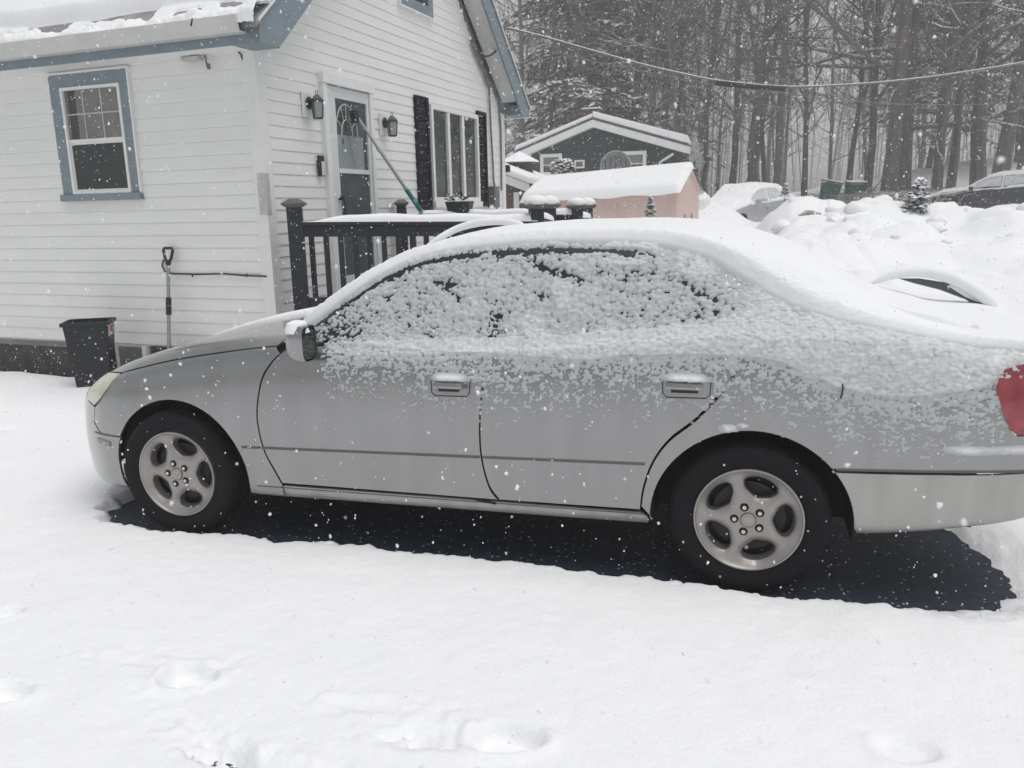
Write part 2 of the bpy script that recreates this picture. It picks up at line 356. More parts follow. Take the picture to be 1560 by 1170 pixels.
while z < 5.3:
    y0 = max(.095, (z + .1 - 3.0) / PITCH + .0); y1 = HD - max(.09, (z + .1 - 3.0) / PITCH)
    if y1 - y0 > .05:
        b = MB(); lap(b, y0, y1, z, .1045, 'side'); b.build('siding_board', SIDING, house)
    z += .1045
box('foundation', house, CONC, (-8, -.02, .02, HD - .02, -.3, .375))
core = MB(); core.prism([(-.02, .02, .3), (-.02, HD - .02, .3), (-.02, HD - .02, 3.0), (-.02, HD / 2, 3.0 + PITCH * HD / 2 - .05), (-.02, .02, 3.0)], (-7.9, 0, 0)); core.build('wall_core', WHITE, house)
box('corner_post', house, WHITE, (-.10, .024, -.024, .10, .36, EZ), bevel=.004)
box('corner_post', house, WHITE, (-.10, .024, HD - .1, HD + .024, .40, EZ), bevel=.004)
box('corner_patch', house, OLDW, (-.055, .030, -.031, .03, 1.60, 1.95), bevel=.002)
box('starter_strip', house, OLDW, (-8, -.1, -.012, .0, .362, .374))
# eaves
box('fascia', house, BLUE, (-8.3, .28, -.30, -.275, 2.95, 3.10))
box('soffit', house, WHITE, (-8.3, -.0, -.274, -.001, 2.952, 2.966))
g = MB(); sec = [(-.305, 3.02), (-.40, 3.02), (-.425, 3.10), (-.43, 3.145), (-.415, 3.145), (-.39, 3.035), (-.315, 3.035), (-.305, 3.15)]
g.prism([(-8.3, y, z) for y, z in sec], (8.48, 0, 0)); g.build('gutter', GUTTER, house)
def slope(y): return 3.10 + PITCH * (y + .30)
for s in (0, 1):
    Y = (lambda y: y) if s == 0 else (lambda y: HD - y)
    yr = HD / 2
    r = MB(); r.prism([(-8.35, Y(-.36), slope(-.36)), (-8.35, Y(yr), slope(yr)), (-8.35, Y(yr), slope(yr) + .06), (-8.35, Y(-.36), slope(-.36) + .06)], (8.67, 0, 0)); r.build('roof_slope', ICY, house)
    r = MB(); r.prism([(.275, Y(-.30), 2.95), (.275, Y(-.05), 2.95), (.275, Y(yr), slope(yr) - .23), (.275, Y(yr), slope(yr) - .012), (.275, Y(-.30), slope(-.30) - .012)], (.028, 0, 0)); r.build('rake_board', BLUE, house)
    r = MB(); r.prism([(.0, Y(-.02), slope(-.02) - .20), (.0, Y(yr), slope(yr) - .20), (.0, Y(yr), slope(yr) - .185), (.0, Y(-.02), slope(-.02) - .185)], (.272, 0, 0)); r.build('rake_soffit', WHITE, house)
    r = MB(); r.prism([(.305, Y(-.33), slope(-.33) + .02), (.305, Y(yr), slope(yr) + .02), (.305, Y(yr), slope(yr) + .045), (.305, Y(-.33), slope(-.33) + .045)], (.02, 0, 0)); r.build('drip_edge', WHITE, house)
    box('eave_return', house, BLUE, (.002, .2745, min(Y(-.2995), Y(-.01)), max(Y(-.2995), Y(-.01)), 2.951, 3.09))
box('eave_drip', house, WHITE, (-.2, .33, HD + .29, HD + .36, 2.935, 2.949))
# snow on the eave: a grid over the lowest part of the front slope
nX, nW = 520, 150
sx = np.linspace(-5.2, .33, nX); sw = np.linspace(-.06, 1.7, nW)
SX, SW = np.meshgrid(sx, sw)
edge = .37 + .06 * fbm(sx * 1.3, sx * 0, 5, 3)
E0 = np.broadcast_to(edge, SX.shape)
thick = .17 * sst(0, .10, SW - E0) ** .5 * (1 + .10 * fbm(SX * 1.5, SW * 1.5, 8, 3))
lump = (.115 + .06 * fbm(SX * 2.2, SW * 2, 15, 2)) * np.exp(-((SW - .02) / .13) ** 2) * sst(-.35, .05, fbm(SX * 1.7 + 3, SX * 0, 19, 2) + .5) + .02 * fbm(SX * 26, SW * 26, 23, 3) * np.exp(-((SW - .03) / .16) ** 2)
lump = lump + .075 * worley(SX * 9, SW * 9, 3) * np.exp(-((SW - .06) / .16) ** 2) * sst(0, .4, fbm(SX * 2.4, SW * 2.4, 77, 2) + .25)
patch = .035 * sst(-.02, .35, fbm(SX * 4, SW * 5, 29, 3))
T = np.maximum(np.maximum(thick, lump), patch) - .012 - .05 * (1 - sst(-.06, -.02, SW))
cs = math.cos(math.atan(PITCH)); sn = math.sin(math.atan(PITCH))
yy = -.36 + SW * cs - np.maximum(T, 0) * sn * .35; zz = slope(-.36) + .06 + SW * sn + T * cs
Fi = np.arange(nX * nW).reshape(nW, nX); Fq = np.stack([Fi[:-1, :-1].ravel(), Fi[:-1, 1:].ravel(), Fi[1:, 1:].ravel(), Fi[1:, :-1].ravel()], 1)
link('roof_snow', mesh_np('roof_snow', np.stack([SX.ravel(), yy.ravel(), zz.ravel()], 1), Fq, SNOWC), house)['kind'] = 'stuff'
# loose cable over the eave, broken floodlight bracket
part('loose_cable', house, CABLE, smooth=True, tube=[([onfront(u, v, .43 if v < 50 else .30 if v < 66 else .03) for u, v in [(293, 28), (291, 38), (296, 54), (310, 70), (326, 78), (345, 76), (360, 76), (368, 84), (368, 92)]], .007, 6)])
fl = empty('eave_light_bracket', (0, 0, 0)); fl.parent = house
bb = MB(); p = onfront(295, 90, .06); bb.box(p + np.array([0, -.01, .0]), (.17, .06, .035)); bb.build('bracket_plate', OLDW, fl, bevel=.005)
bb = MB(); bb.tube([onfront(312, 80, .05), onfront(314, 95, .06), onfront(317, 101, .08)], .008, 6); bb.tube([onfront(317, 99, .07), onfront(318, 103, .10)], .018, 8); bb.build('lamp_stub', CABG, fl)
bb = MB(); bb.tube([onfront(272, 82, .05), onfront(281, 92, .07)], .015, 8); bb.build('lamp_stub', OLDW, fl)
# horizontal cable on the front wall
part('wall_cable', house, CABLE, smooth=True, tube=[([onfront(u, v, .026) for u, v in [(249, 396), (247, 405), (251, 413), (262, 417), (300, 418), (340, 417), (375, 420), (406, 421)]], .008, 6)])
for u in (293, 376): part('cable_clip', house, CABLE, tube=[([onfront(u, 417, .02), onfront(u, 422, .03)], .007, 6)])

# --- window in the front wall
def frame(b, a0, a1, z0, z1, t, d0, d1, side, tb=None):
    tb = t if tb is None else tb
    for p, q, r, s in ((a0, a0 + t, z0, z1), (a1 - t, a1, z0, z1), (a0 + t, a1 - t, z1 - t, z1), (a0 + t, a1 - t, z0, z0 + tb)):
        if side == 'front': b.bx(p, q, -d1, -d0, r, s)
        else: b.bx(d0, d1, p, q, r, s)
x0, x1, z0, z1 = -2.354, -1.362, 1.765, 2.935
bb = MB(); frame(bb, x0, x1, z0, z1, .018, .004, .040, 'front'); win = bb.build('window', WHITE, house, bevel=.002)
for nm, q in (('casing_board', (x0 + .019, x0 + .15, -.034, -.003, z0 + .06, z1 - .135)), ('casing_board', (x1 - .115, x1 - .019, -.034, -.003, z0 + .06, z1 - .135)), ('casing_board', (x0 + .019, x1 - .019, -.036, -.003, z1 - .134, z1 - .019)), ('sill_board', (x0 - .01, x1 - .0, -.060, -.003, z0 - .004, z0 + .059))):
    box(nm, win, BLUE, q, bevel=.003)
X0, X1, Z0, Z1 = x0 + .151, x1 - .116, z0 + .06, z1 - .136
bb = MB(); frame(bb, X0, X1, Z0, Z1, .028, .004, .046, 'front'); bb.build('sash_frame', WHITE, win, bevel=.002)
zm = (Z0 + Z1) / 2
box('pane', win, CURTAIN, (X0 + .029, X1 - .029, -.022, -.003, zm + .018, Z1 - .029))
box('pane', win, WGLASS, (X0 + .029, X1 - .029, -.0205, -.003, Z0 + .029, zm - .017))
box('meeting_rail', win, WHITE, (X0 + .028, X1 - .028, -.036, -.006, zm - .016, zm + .017), bevel=.002)
bb = MB(); frame(bb, X0 + .029, X1 - .029, Z0 + .029, zm - .017, .014, .012, .030, 'front'); bb.build('sash_frame', WHITE, win)
w3 = (X1 - X0 - .058) / 3
for k in (1, 2): box('muntin', win, OLDW, (X0 + .029 + w3 * k - .006, X0 + .029 + w3 * k + .006, -.027, -.0225, zm + .018, Z1 - .029))
zz_ = (zm + Z1) / 2; box('muntin', win, OLDW, (X0 + .029, X1 - .029, -.0265, -.0224, zz_ - .006, zz_ + .006))
box('pane_band', win, mat('dark_gap', (.05, .05, .055), .5), (X0 + .06, X0 + .16, -.0224, -.0221, zm + .02, Z1 - .03))  # thin dark strip down the left of the upper pane
# basement window behind the bin
bw = box('basement_window', house, OLDW, (-1.95, -1.52, -.02, .02, .10, .372)); box('pane', bw, WGLASS, (-1.90, -1.57, -.026, -.0205, .14, .345)); box('sash_frame', bw, WHITE, (-1.585, -1.545, -.04, -.021, .12, .36))

# --- door in the gable wall
y0, y1, z0, z1 = .925, 1.862, .66, 2.915
bb = MB()
for q in ((.004, .06, y0, y0 + .075, z0, z1 - .1), (.004, .06, y1 - .065, y1, z0, z1 - .1), (.004, .075, y0 - .01, y1 + .015, z1 - .1, z1)): bb.bx(*q)
door = bb.build('door', WHITE, house, bevel=.004)
da, dbb, dz0, dz1 = y0 + .082, y1 - .072, z0 + .02, z1 - .11
ga, gb = 1.15, 1.745
for q in ((.006, .040, da, ga, dz0, dz1), (.006, .040, gb, dbb, dz0, dz1), (.006, .040, ga, gb, 2.70, dz1), (.006, .040, ga, gb, dz0, dz0 + .28), (.006, .046, ga, gb, 1.985, 2.03)): box('storm_door_rail', door, DOORW, q)
box('pane', door, DGLASS, (.006, .020, ga, gb, 2.03, 2.36)); box('pane', door, mat('door_glass_dark', (.05, .06, .06), .08, var=.2, vscale=5), (.006, .021, ga, gb, 2.36, 2.70))
box('pane', door, SCREEN, (.006, .019, ga, gb, dz0 + .28, 1.985))
box('pane_strip', door, mat('door_strip_dark', (.035, .045, .045), .4), (.0195, .0205, gb - .07, gb - .005, 2.035, 2.36))  # thin dark strip down one side of the pale door pane
lm = MB(); ctr = np.array([.024, 1.36, 2.36])
for r in (.10, .20): lm.tube([ctr + np.array([0, r * math.cos(t), 1.5 * r * math.sin(t)]) for t in np.linspace(0, math.pi, 14)], .008, 5)
for t in (.5, 1.1, 1.57, 2.04, 2.64): lm.tube([ctr + .1 * np.array([0, math.cos(t), 1.5 * math.sin(t)]), ctr + .2 * np.array([0, math.cos(t), 1.5 * math.sin(t)])], .006, 5)
lm.build('leaded_pattern', LEAD, door)
hd = MB(); hd.tube([(.045, 1.115, 1.74), (.085, 1.115, 1.74)], .022, 10); hd.tube([(.08, 1.115, 1.745), (.088, 1.13, 1.70), (.085, 1.14, 1.58)], .011, 8); hd.build('door_handle', BLACKP, door, smooth=True)
box('door_knocker', door, CABG, (.0205, .03, 1.27, 1.29, 2.27, 2.33))
box('threshold', door, ALU, (.004, .09, y0 + .02, y1 - .02, z0 - .03, z0 - .002))
# --- picture window with shutters
y0, y1, z0, z1 = 3.25, 4.72, 1.70, 2.86
bb = MB(); frame(bb, y0, y1, z0, z1, .055, .004, .062, 'side'); bb.bx(.004, .085, y0 - .02, y1 + .02, z0 - .075, z0 - .001); bb.bx(.004, .045, y0, y1, z0 - .16, z0 - .076); pw = bb.build('window', WHITE, house, bevel=.003)
w3 = (y1 - y0 - .11) / 3
for k in range(3): box('pane', pw, WGLASS, (.006, .02, y0 + .056 + w3 * k, y0 + .054 + w3 * (k + 1), z0 + .056, z1 - .056))
for k in (1, 2): box('mullion', pw, WHITE, (.006, .055, y0 + .055 + w3 * k - .035, y0 + .055 + w3 * k + .035, z0 + .055, z1 - .055), bevel=.003)
for a, b_, lo in ((2.885, 3.225, 1.60), (4.745, 5.06, 1.63)):
    sh = MB(); frame(sh, a, b_, lo, 2.925, .05, .006, .045, 'side'); sh.bx(.006, .043, a + .05, b_ - .05, 2.2, 2.26); so = sh.build('shutter', SHUT, house, bevel=.003)
    zz_ = lo + .056; sl = MB()
    while zz_ < 2.86:
        sl.prism([(.010, a + .05, zz_), (.036, a + .05, zz_ + .006), (.036, a + .05, zz_ + .012), (.010, a + .05, zz_ + .04)], (0, b_ - a - .1, 0)); zz_ += .042
    sl.build('louvre', SHUT, so)
# upper gable window, only its foot shows
uw = MB(); frame(uw, 2.62, 3.44, 3.86, 4.9, .11, .004, .045, 'side'); uo = uw.build('window', BLUE, house, bevel=.003); box('pane', uo, WGLASS, (.006, .03, 2.735, 3.325, 3.972, 4.78))
uw = MB(); frame(uw, 2.60, 3.46, 3.84, 4.92, .019, .003, .052, 'side'); uw.build('outer_trim', WHITE, uo)
# service cables at the far end of the gable wall
mast = MB(); mast.tube([onwall(u, v, .05) for u, v in [(718, 62), (724, 80), (736, 108), (745, 133)]], .022, 8); mast.build('service_mast', CABG, house, smooth=True)
for o, pts in (((.04, [(745, 133), (746, 160), (748, 200), (751, 250), (752, 275), (756, 296), (757, 318)])), ((.03, [(700, 0), (712, 35), (722, 62), (733, 95), (748, 128), (760, 158), (763, 200), (764, 250), (764, 290)]))):
    part('service_cable', house, CABG, smooth=True, tube=[([onwall(u, v, o) for u, v in pts], .014, 6)])
mb_ = MB(); mb_.box(onwall(752, 300, .07), (.12, .20, .30)); mb_.build('meter_box', CABG, house, bevel=.01)

# --- wall lanterns and doorbell
def lantern(cy, cz, label):
    L = empty('wall_lantern', (0, 0, 0)); p = HC3 + LWn * .0 + RWn * cy; L.location = (p[0], p[1], cz); L.scale = (.82, .82, .82); L.rotation_euler = (0, 0, HY)
    tag(L, label, 'lantern', 'lanterns either side of the door')
    part('mounting_block', L, WHITE, bevel=.004, bx=[(.019, .045, -.10, .09, -.13, .15)])
    b = MB(); b.lathe([(.0, .0), (.06, .0), (.07, -.012), (.05, -.03), (.0, -.034)], (0, 0, 0), 20, axis='z'); V = np.array(b.v); b.v = [(.046 - p[2], p[0], p[1] + .03) for p in V]; b.build('back_plate', DKMET, L, smooth=True)
    part('arm', L, DKMET, smooth=True, tube=[([(.06, 0, .03), (.12, .0, .07), (.16, .0, .09)], .010, 8)])
    b = MB(); b.lathe([(.0, .115), (.03, .11), (.075, .065), (.085, .045), (.085, .035), (.0, .035)], (.16, 0, 0), 4); b.build('lantern_cap', DKMET, L); b = MB(); b.lathe([(.0, -.135), (.062, -.135), (.062, -.15), (.0, -.155)], (.16, 0, 0), 4); b.build('lantern_base', DKMET, L)
    part('finial', L, DKMET, smooth=True, tube=[([(.16 + .016 * math.cos(t), 0, .135 + .02 * math.sin(t)) for t in np.linspace(0, 6.283, 12)], .004, 5)])
    for a in (0, 1, 2, 3): part('cage_bar', L, DKMET, tube=[([(.16 + .078 * math.cos(a * 1.5708), .078 * math.sin(a * 1.5708), .04), (.16 + .06 * math.cos(a * 1.5708), .06 * math.sin(a * 1.5708), -.14)], .007, 5)])
    b = MB(); b.lathe([(.068, .034), (.052, -.134)], (.16, 0, 0), 4); b.build('glass', LGLASS, L)
    return L
lantern(.70, 2.58, 'dark coach lantern on white wall left of the storm door')
lantern(2.12, 2.52, 'dark coach lantern on white wall between door and shutter')
p = onwall(487, 251, .02); db = empty('doorbell', tuple(HC3 + LWn * p[0] + RWn * p[1] + np.array([0, 0, p[2]])), HY); tag(db, 'small black and white doorbell camera beside door frame', 'doorbell')
box('housing', db, BLACKP, (.0, .035, -.045, .035, -.11, .085), bevel=.008); box('face_plate', db, STW, (.0355, .042, -.025, .03, -.10, .03), bevel=.003)

# --- deck with black railings
deck = tag(empty('deck', (0, 0, 0)), 'black railed entry deck with snow-topped rails before the house door', 'deck')
PA, PC_, PB, PE, PD, PF = at(450, 338, 7.0), at(817, 337, 7.35), at(612, 327, 9.15), at(878, 326, 9.0), at(836, 334, 7.9), at(894, 332, 9.5)
ZF = .62
fl_ = MB(); q = [PA, PC_, PD, PF, PE, PB]
fl_.prism([(PA[0] - .05, PA[1] - .05, ZF - .05), (PC_[0] + .1, PC_[1] - .05, ZF - .05), (PF[0] + .1, PF[1] + .1, ZF - .05), (PB[0] - .05, PB[1] + .1, ZF - .05)], (0, 0, .05)); fl_.build('deck_floor', BLACKW, deck)
fl_ = MB(); fl_.prism([(PA[0] - .0, PA[1] - .03, ZF - .3), (PC_[0] + .08, PC_[1] - .03, ZF - .3), (PF[0] + .08, PF[1] + .08, ZF - .3), (PB[0], PB[1] + .08, ZF - .3)], (0, 0, .24)); fl_.build('deck_skirt', BLACKW, deck)
def post(p, w, capw, cz, snow):
    x, y = p[0], p[1]; a = math.atan2(PC_[1] - PA[1], PC_[0] - PA[0]); Rz = np.array([[math.cos(a), -math.sin(a), 0], [math.sin(a), math.cos(a), 0], [0, 0, 1]])
    b = MB(); b.box((x, y, (cz + 0) / 2), (w, w, cz), Rz); o = b.build('deck_post', BLACKW, deck, bevel=.004)
    b = MB(); h = capw / 2; base = np.array([[-h, -h, 0], [h, -h, 0], [h, h, 0], [-h, h, 0]]); t = base * .40 + np.array([0, 0, .036]); e = base + np.array([0, 0, -.010]); k = base * .70 + np.array([0, 0, -.034])
    V = np.vstack([k, e, base, t]) @ Rz.T + np.array([x, y, cz + .03])
    Fc = [(0, 3, 2, 1), (12, 13, 14, 15)] + [(r * 4 + i, r * 4 + (i + 1) % 4, r * 4 + 4 + (i + 1) % 4, r * 4 + 4 + i) for r in range(3) for i in range(4)]
    b.add(V, Fc); b.build('post_cap', CAPM, o)
    if snow:
        b = MB(); prof = [(.0, .085), (.03, .083), (.075, .07), (.102, .045), (.108, .02), (.10, .0)]; b.lathe([(r * capw / .2, h_ * 1.0) for r, h_ in prof], (x, y, cz + .035), 20); V = np.array(b.v); b.build('snow_cap', SNOWC, o, smooth=True)
    return o
post(PA, .128, .205, 1.66, False); post(PB, .11, .165, 1.66, False); post(PC_, .122, .21, 1.60, True); post(PD, .125, .20, 1.60, True); post(PE, .125, .20, 1.585, True); post(PF, .115, .19, 1.585, True)
def railing(P, Q, w, zt0, zt1, h, zb, sp, snow=True, snow0=0.0):
    P = np.array(P); Q = np.array(Q); d = Q[:2] - P[:2]; Ln = np.hypot(*d); d /= Ln; n = np.array([-d[1], d[0]])
    def bar(name, za0, za1, hh, ww, m, up=0):
        b = MB(); V = []
        for pt, zt in ((P, za0), (Q, za1)):
            for s, z in ((-1, zt - hh), (1, zt - hh), (1, zt), (-1, zt)): V.append((pt[0] + n[0] * s * ww / 2, pt[1] + n[1] * s * ww / 2, z))
        b.add(V, [(0, 1, 2, 3), (7, 6, 5, 4), (0, 4, 5, 1), (1, 5, 6, 2), (2, 6, 7, 3), (3, 7, 4, 0)]); return b.build(name, m, deck, bevel=.004)
    bar('top_rail', zt0, zt1, .03, .12, BLACKW); bar('upper_rail', zt0 - .031, zt1 - .031, h - .031, .045, BLACKW); bar('bottom_rail', zb, zb, .09, .045, BLACKW)
    k = int(Ln / sp); proto = None
    for i in range(1, k):
        c = P[:2] + d * (sp * i)
        b = MB(); zt = zt0 + (zt1 - zt0) * sp * i / Ln
        b.box((c[0], c[1], (zt - h + .02 + zb) / 2), (.036, .036, zt - h + .02 - zb)); b.build('baluster', BLACKW, deck)
    if snow:
        t = np.linspace(0, 1, 60); ss = np.linspace(0, math.pi, 9); V = []
        for u in t:
            hgt = .062 * sst(snow0 - .001, snow0 + .18, u) * (1 + .1 * math.sin(u * 21)) + .004
            for a in ss: V.append((P[0] + d[0] * Ln * u + n[0] * .062 * math.cos(a), P[1] + d[1] * Ln * u + n[1] * .062 * math.cos(a), zt0 + (zt1 - zt0) * u + hgt * math.sin(a) ** .7))
        I = np.arange(60 * 9).reshape(60, 9); Fq = np.stack([I[:-1, :-1].ravel(), I[1:, :-1].ravel(), I[1:, 1:].ravel(), I[:-1, 1:].ravel()], 1)
        link('rail_snow', mesh_np('rail_snow', np.array(V), Fq, SNOWC), deck)
railing(PA, PC_, .1, PA[2], PC_[2], .128, .87, .125, True, .05)
railing(PB, PE, .1, at(640, 328.5, 9.15)[2], at(860, 327, 9.0)[2], .12, .9, .13, True, 0)
railing(PC_, PD, .1, PC_[2] + .03, PD[2] - .02, .1, .9, .13, True, 0)
railing(PE, PF, .1, at(880, 332, 9.0)[2], at(892, 332, 9.5)[2], .1, .9, .13, True, 0)
# long pole resting from the door to the far rail, planter, shovel, bin
pt, pbm = HC3 + LWn * .09 + RWn * 1.39 + np.array([0, 0, 2.60]), at(641, 321, 9.05)
pm = pbm + (pt - pbm) * .235
pole = tag(empty('window_brush_pole', tuple(pbm)), 'long aluminium pole with teal grip leaning from deck rail to door', 'pole')
def lp(p): return tuple(np.array(p) - pbm)
part('shaft', pole, ALU, smooth=True, tube=[([lp(pm), lp(pt)], [.021, .016], 10)]); part('grip', pole, TEAL, smooth=True, tube=[([lp(pbm), lp(pm)], .026, 10)])
part('end_cap', pole, STW, smooth=True, tube=[([lp(pbm - (pt - pbm) * .012), lp(pbm)], .03, 10)]); part('brush_head', pole, BLACKP, bevel=.01, box=[(lp(pt + (pt - pbm) * -.03 + np.array([0, -.02, -.03])), (.06, .10, .12))])
part('joint_collar', pole, STW, smooth=True, tube=[([lp(pbm + (pt - pbm) * .62), lp(pbm + (pt - pbm) * .65)], .026, 10)])
pp = at(700, 322, 9.1)
pl = tag(empty('planter_box', tuple(pp)), 'dark planter box with frosted plants on the rail below the picture window', 'planter')
b = MB(); b.prism([(-.11, -.07, 0), (.13, -.07, 0), (.13, .07, 0), (-.11, .07, 0)], (0, 0, .0)); b = MB()
V = [(-.11, -.07, -.02), (.12, -.07, -.02), (.12, .07, -.02), (-.11, .07, -.02), (-.14, -.09, .11), (.15, -.09, .11), (.15, .09, .11), (-.14, .09, .11)]; b.add(V, [(3, 2, 1, 0), (4, 5, 6, 7), (0, 1, 5, 4), (1, 2, 6, 5), (2, 3, 7, 6), (3, 0, 4, 7)]); b.build('box', mat('planter_grey', (.03, .038, .04), .6), pl, bevel=.006)
b = MB()
for i in range(90):
    c = np.array([random.uniform(-.13, .14), random.uniform(-.08, .08), .11 + random.random() * .07]); a = random.uniform(0, 6.28); l = random.uniform(.03, .07); t = random.uniform(-.3, .8)
    d = np.array([math.cos(a) * l, math.sin(a) * l, t * l]); n = np.array([-math.sin(a), math.cos(a), 0]) * l * .4; b.add([c, c + d * .5 + n, c + d, c + d * .5 - n], [(0, 1, 2, 3)])
b.build('foliage', PLANT, pl)

sh0 = onfront(254, 545, .30); st0 = onfront(256, 378, .06)
sw0 = HC3 + LWn * sh0[0] + RWn * sh0[1]; top = HC3 + LWn * st0[0] + RWn * st0[1] + np.array([0, 0, st0[2]]); sw0[2] = .10
shv = tag(empty('snow_shovel', tuple(sw0)), 'grey-shafted snow shovel with black D grip leaning on white siding', 'shovel')
sl_ = top - sw0; ln_ = np.linalg.norm(sl_); e = sl_ / ln_
part('shaft', shv, SHAFT, smooth=True, tube=[([e * .12, e * (ln_ - .13)], .017, 10)])
part('foam_grip', shv, BLACKP, smooth=True, tube=[([e * (ln_ - .62), e * (ln_ - .46)], .026, 10)])
gx_ = LWn; b = MB(); b.tube([e * (ln_ - .16), e * (ln_ - .12)], [.02, .03], 8)
lp_ = [e * (ln_ - .13) + gx_ * .0, e * (ln_ - .10) - gx_ * .035, e * (ln_ - .02) - gx_ * .055, e * (ln_ + .0) - gx_ * .045, e * (ln_ + .0) + gx_ * .045, e * (ln_ - .02) + gx_ * .055, e * (ln_ - .10) + gx_ * .035, e * (ln_ - .13)]
b.tube(lp_, .013, 8); b.build('d_grip', BLACKP, shv, smooth=True)
b = MB(); V = [-gx_ * .22 + np.array([0, -.05, -.06]), gx_ * .22 + np.array([0, -.05, -.06]), gx_ * .20 + e * .32, -gx_ * .20 + e * .32]; b.prism(V, (0, -.012, 0)); b.build('blade', BLACKP, shv)

bp = at(146, 574, 7.65); bp[2] = ground(bp[0], bp[1]) + .0
bn = tag(empty('trash_bin', (bp[0], bp[1], bp[2] - .01), HY + .62), 'open black trash bin with red sticker against the house foundation', 'bin')
bw0, bw1, bd0, bd1, bh = .145, .19, .13, .16, .60
def shell(w0, d0, w1, d1, h0, h1, t):
    b = MB(); n = 4; o0 = [(-w0, -d0), (w0, -d0), (w0, d0), (-w0, d0)]; o1 = [(-w1, -d1), (w1, -d1), (w1, d1), (-w1, d1)]
    V = [(x, y, h0) for x, y in o0] + [(x, y, h1) for x, y in o1] + [(x * (1 - t), y * (1 - t), h1) for x, y in o1] + [(x * (1 - t), y * (1 - t), h0 + .02) for x, y in o0]
    Fc = [(0, 3, 2, 1)] + [(k * 4 + i, k * 4 + (i + 1) % 4, k * 4 + 4 + (i + 1) % 4, k * 4 + 4 + i) for k in range(3) for i in range(4)] + [(12, 13, 14, 15)]
    return b.add(V, Fc)
shell(bw0, bd0, bw1, bd1, 0, bh, .05).build('bin_body', BINM, bn, bevel=.012)
b = MB(); frame(b, -bw1 - .015, bw1 + .015, 0, 1, .03, 0, .03, 'front'); b = MB()
for q in ((-bw1 - .015, bw1 + .015, -bd1 - .018, -bd1 + .006, bh - .02, bh + .012), (-bw1 - .015, bw1 + .015, bd1 - .006, bd1 + .018, bh - .02, bh + .012), (-bw1 - .018, -bw1 + .006, -bd1 + .006, bd1 - .006, bh - .02, bh + .012), (bw1 - .006, bw1 + .018, -bd1 + .006, bd1 - .006, bh - .02, bh + .012)): b.bx(*q)
b.build('rim', BINM, bn, bevel=.004)
b = MB(); b.prism([(bw1 - .010, -.12, .47), (bw1 - .010, .08, .47), (bw1 + .001, .08, .575), (bw1 + .001, -.12, .575)], (.006, 0, 0)); so = b.build('sticker', STW, bn)
b = MB(); b.prism([(bw1 - .002, -.095, .485), (bw1 - .002, .05, .485), (bw1 + .007, .05, .565), (bw1 + .007, -.095, .565)], (.002, 0, 0)); b.build('sticker_panel', RED, so)

# ------------------------------------------------------------------ silver sedan
YC = .88                                            # centre line
ST = [-.865, -.83, -.74, -.6, -.42, -.2, 0, .3, .55, .7, .9, 1.1, 1.3, 1.6, 2.0, 2.3, 2.5, 2.7, 2.85, 3.05, 3.25, 3.45, 3.6, 3.8, 3.9, 3.95, 3.97]
def tab(*v): return pchip(ST, v)
c_hw = tab(.02, .46, .665, .79, .866, .893, .898, .90, .90, .90, .90, .90, .90, .90, .90, .90, .90, .90, .90, .90, .898, .895, .885, .86, .80, .60, .02)
c_zb = tab(.38, .28, .225, .205, .20, .205, .215, .235, .24, .242, .245, .247, .25, .253, .257, .262, .266, .27, .275, .282, .295, .32, .345, .385, .42, .47, .55)
c_zt = tab(.58, .66, .735, .80, .865, .93, .975, 1.02, 1.045, 1.105, 1.235, 1.345, 1.42, 1.475, 1.497, 1.497, 1.487, 1.457, 1.415, 1.325, 1.215, 1.12, 1.09, 1.085, 1.065, .99, .90)
c_z6 = tab(.555, .61, .665, .725, .79, .85, .895, .945, .98, .992, 1.008, 1.02, 1.03, 1.042, 1.07, 1.10, 1.115, 1.13, 1.132, 1.125, 1.11, 1.08, 1.055, 1.035, 1.0, .93, .86)
c_q7 = tab(.012, .34, .50, .61, .68, .718, .73, .735, .725, .715, .695, .685, .68, .68, .68, .68, .68, .68, .682, .69, .70, .715, .73, .72, .68, .5, .015)
c_z7 = tab(.57, .645, .715, .775, .84, .902, .948, .995, 1.015, 1.055, 1.175, 1.29, 1.362, 1.402, 1.418, 1.412, 1.395, 1.36, 1.31, 1.235, 1.16, 1.095, 1.07, 1.06, 1.035, .96, .88)
c_q8 = tab(.008, .25, .38, .48, .55, .588, .60, .61, .62, .605, .585, .575, .57, .56, .56, .56, .56, .57, .575, .58, .59, .60, .60, .59, .55, .4, .01)
c_z8 = tab(.575, .655, .728, .79, .855, .918, .963, 1.009, 1.03, 1.085, 1.205, 1.312, 1.39, 1.445, 1.467, 1.463, 1.448, 1.413, 1.37, 1.29, 1.19, 1.11, 1.078, 1.073, 1.05, .975, .89)
def ctrl(x):
    x = np.asarray(x, float); hw, zb, z6 = c_hw(x), c_zb(x), c_z6(x)
    k = hw / .9; h = np.minimum(z6, 2.0); lo = zb
    f = lambda a: lo + (h - lo) * a
    q = [hw - .14 * k, hw - .040 * k, hw - .010 * k, hw, hw - .008 * k, hw - .030 * k, hw - .072 * k, np.minimum(c_q7(x), hw - .08 * k), c_q8(x), c_q8(x) * .52, 0 * x]
    z = [zb - .0, zb + .012, f(.26), f(.47), f(.70), f(.92), z6, c_z7(x), c_z8(x), c_zt(x) - (c_zt(x) - c_z8(x)) * .26, c_zt(x)]
    return np.stack([np.stack(q, -1), np.stack(z, -1)], -1)      # (...,11,2)
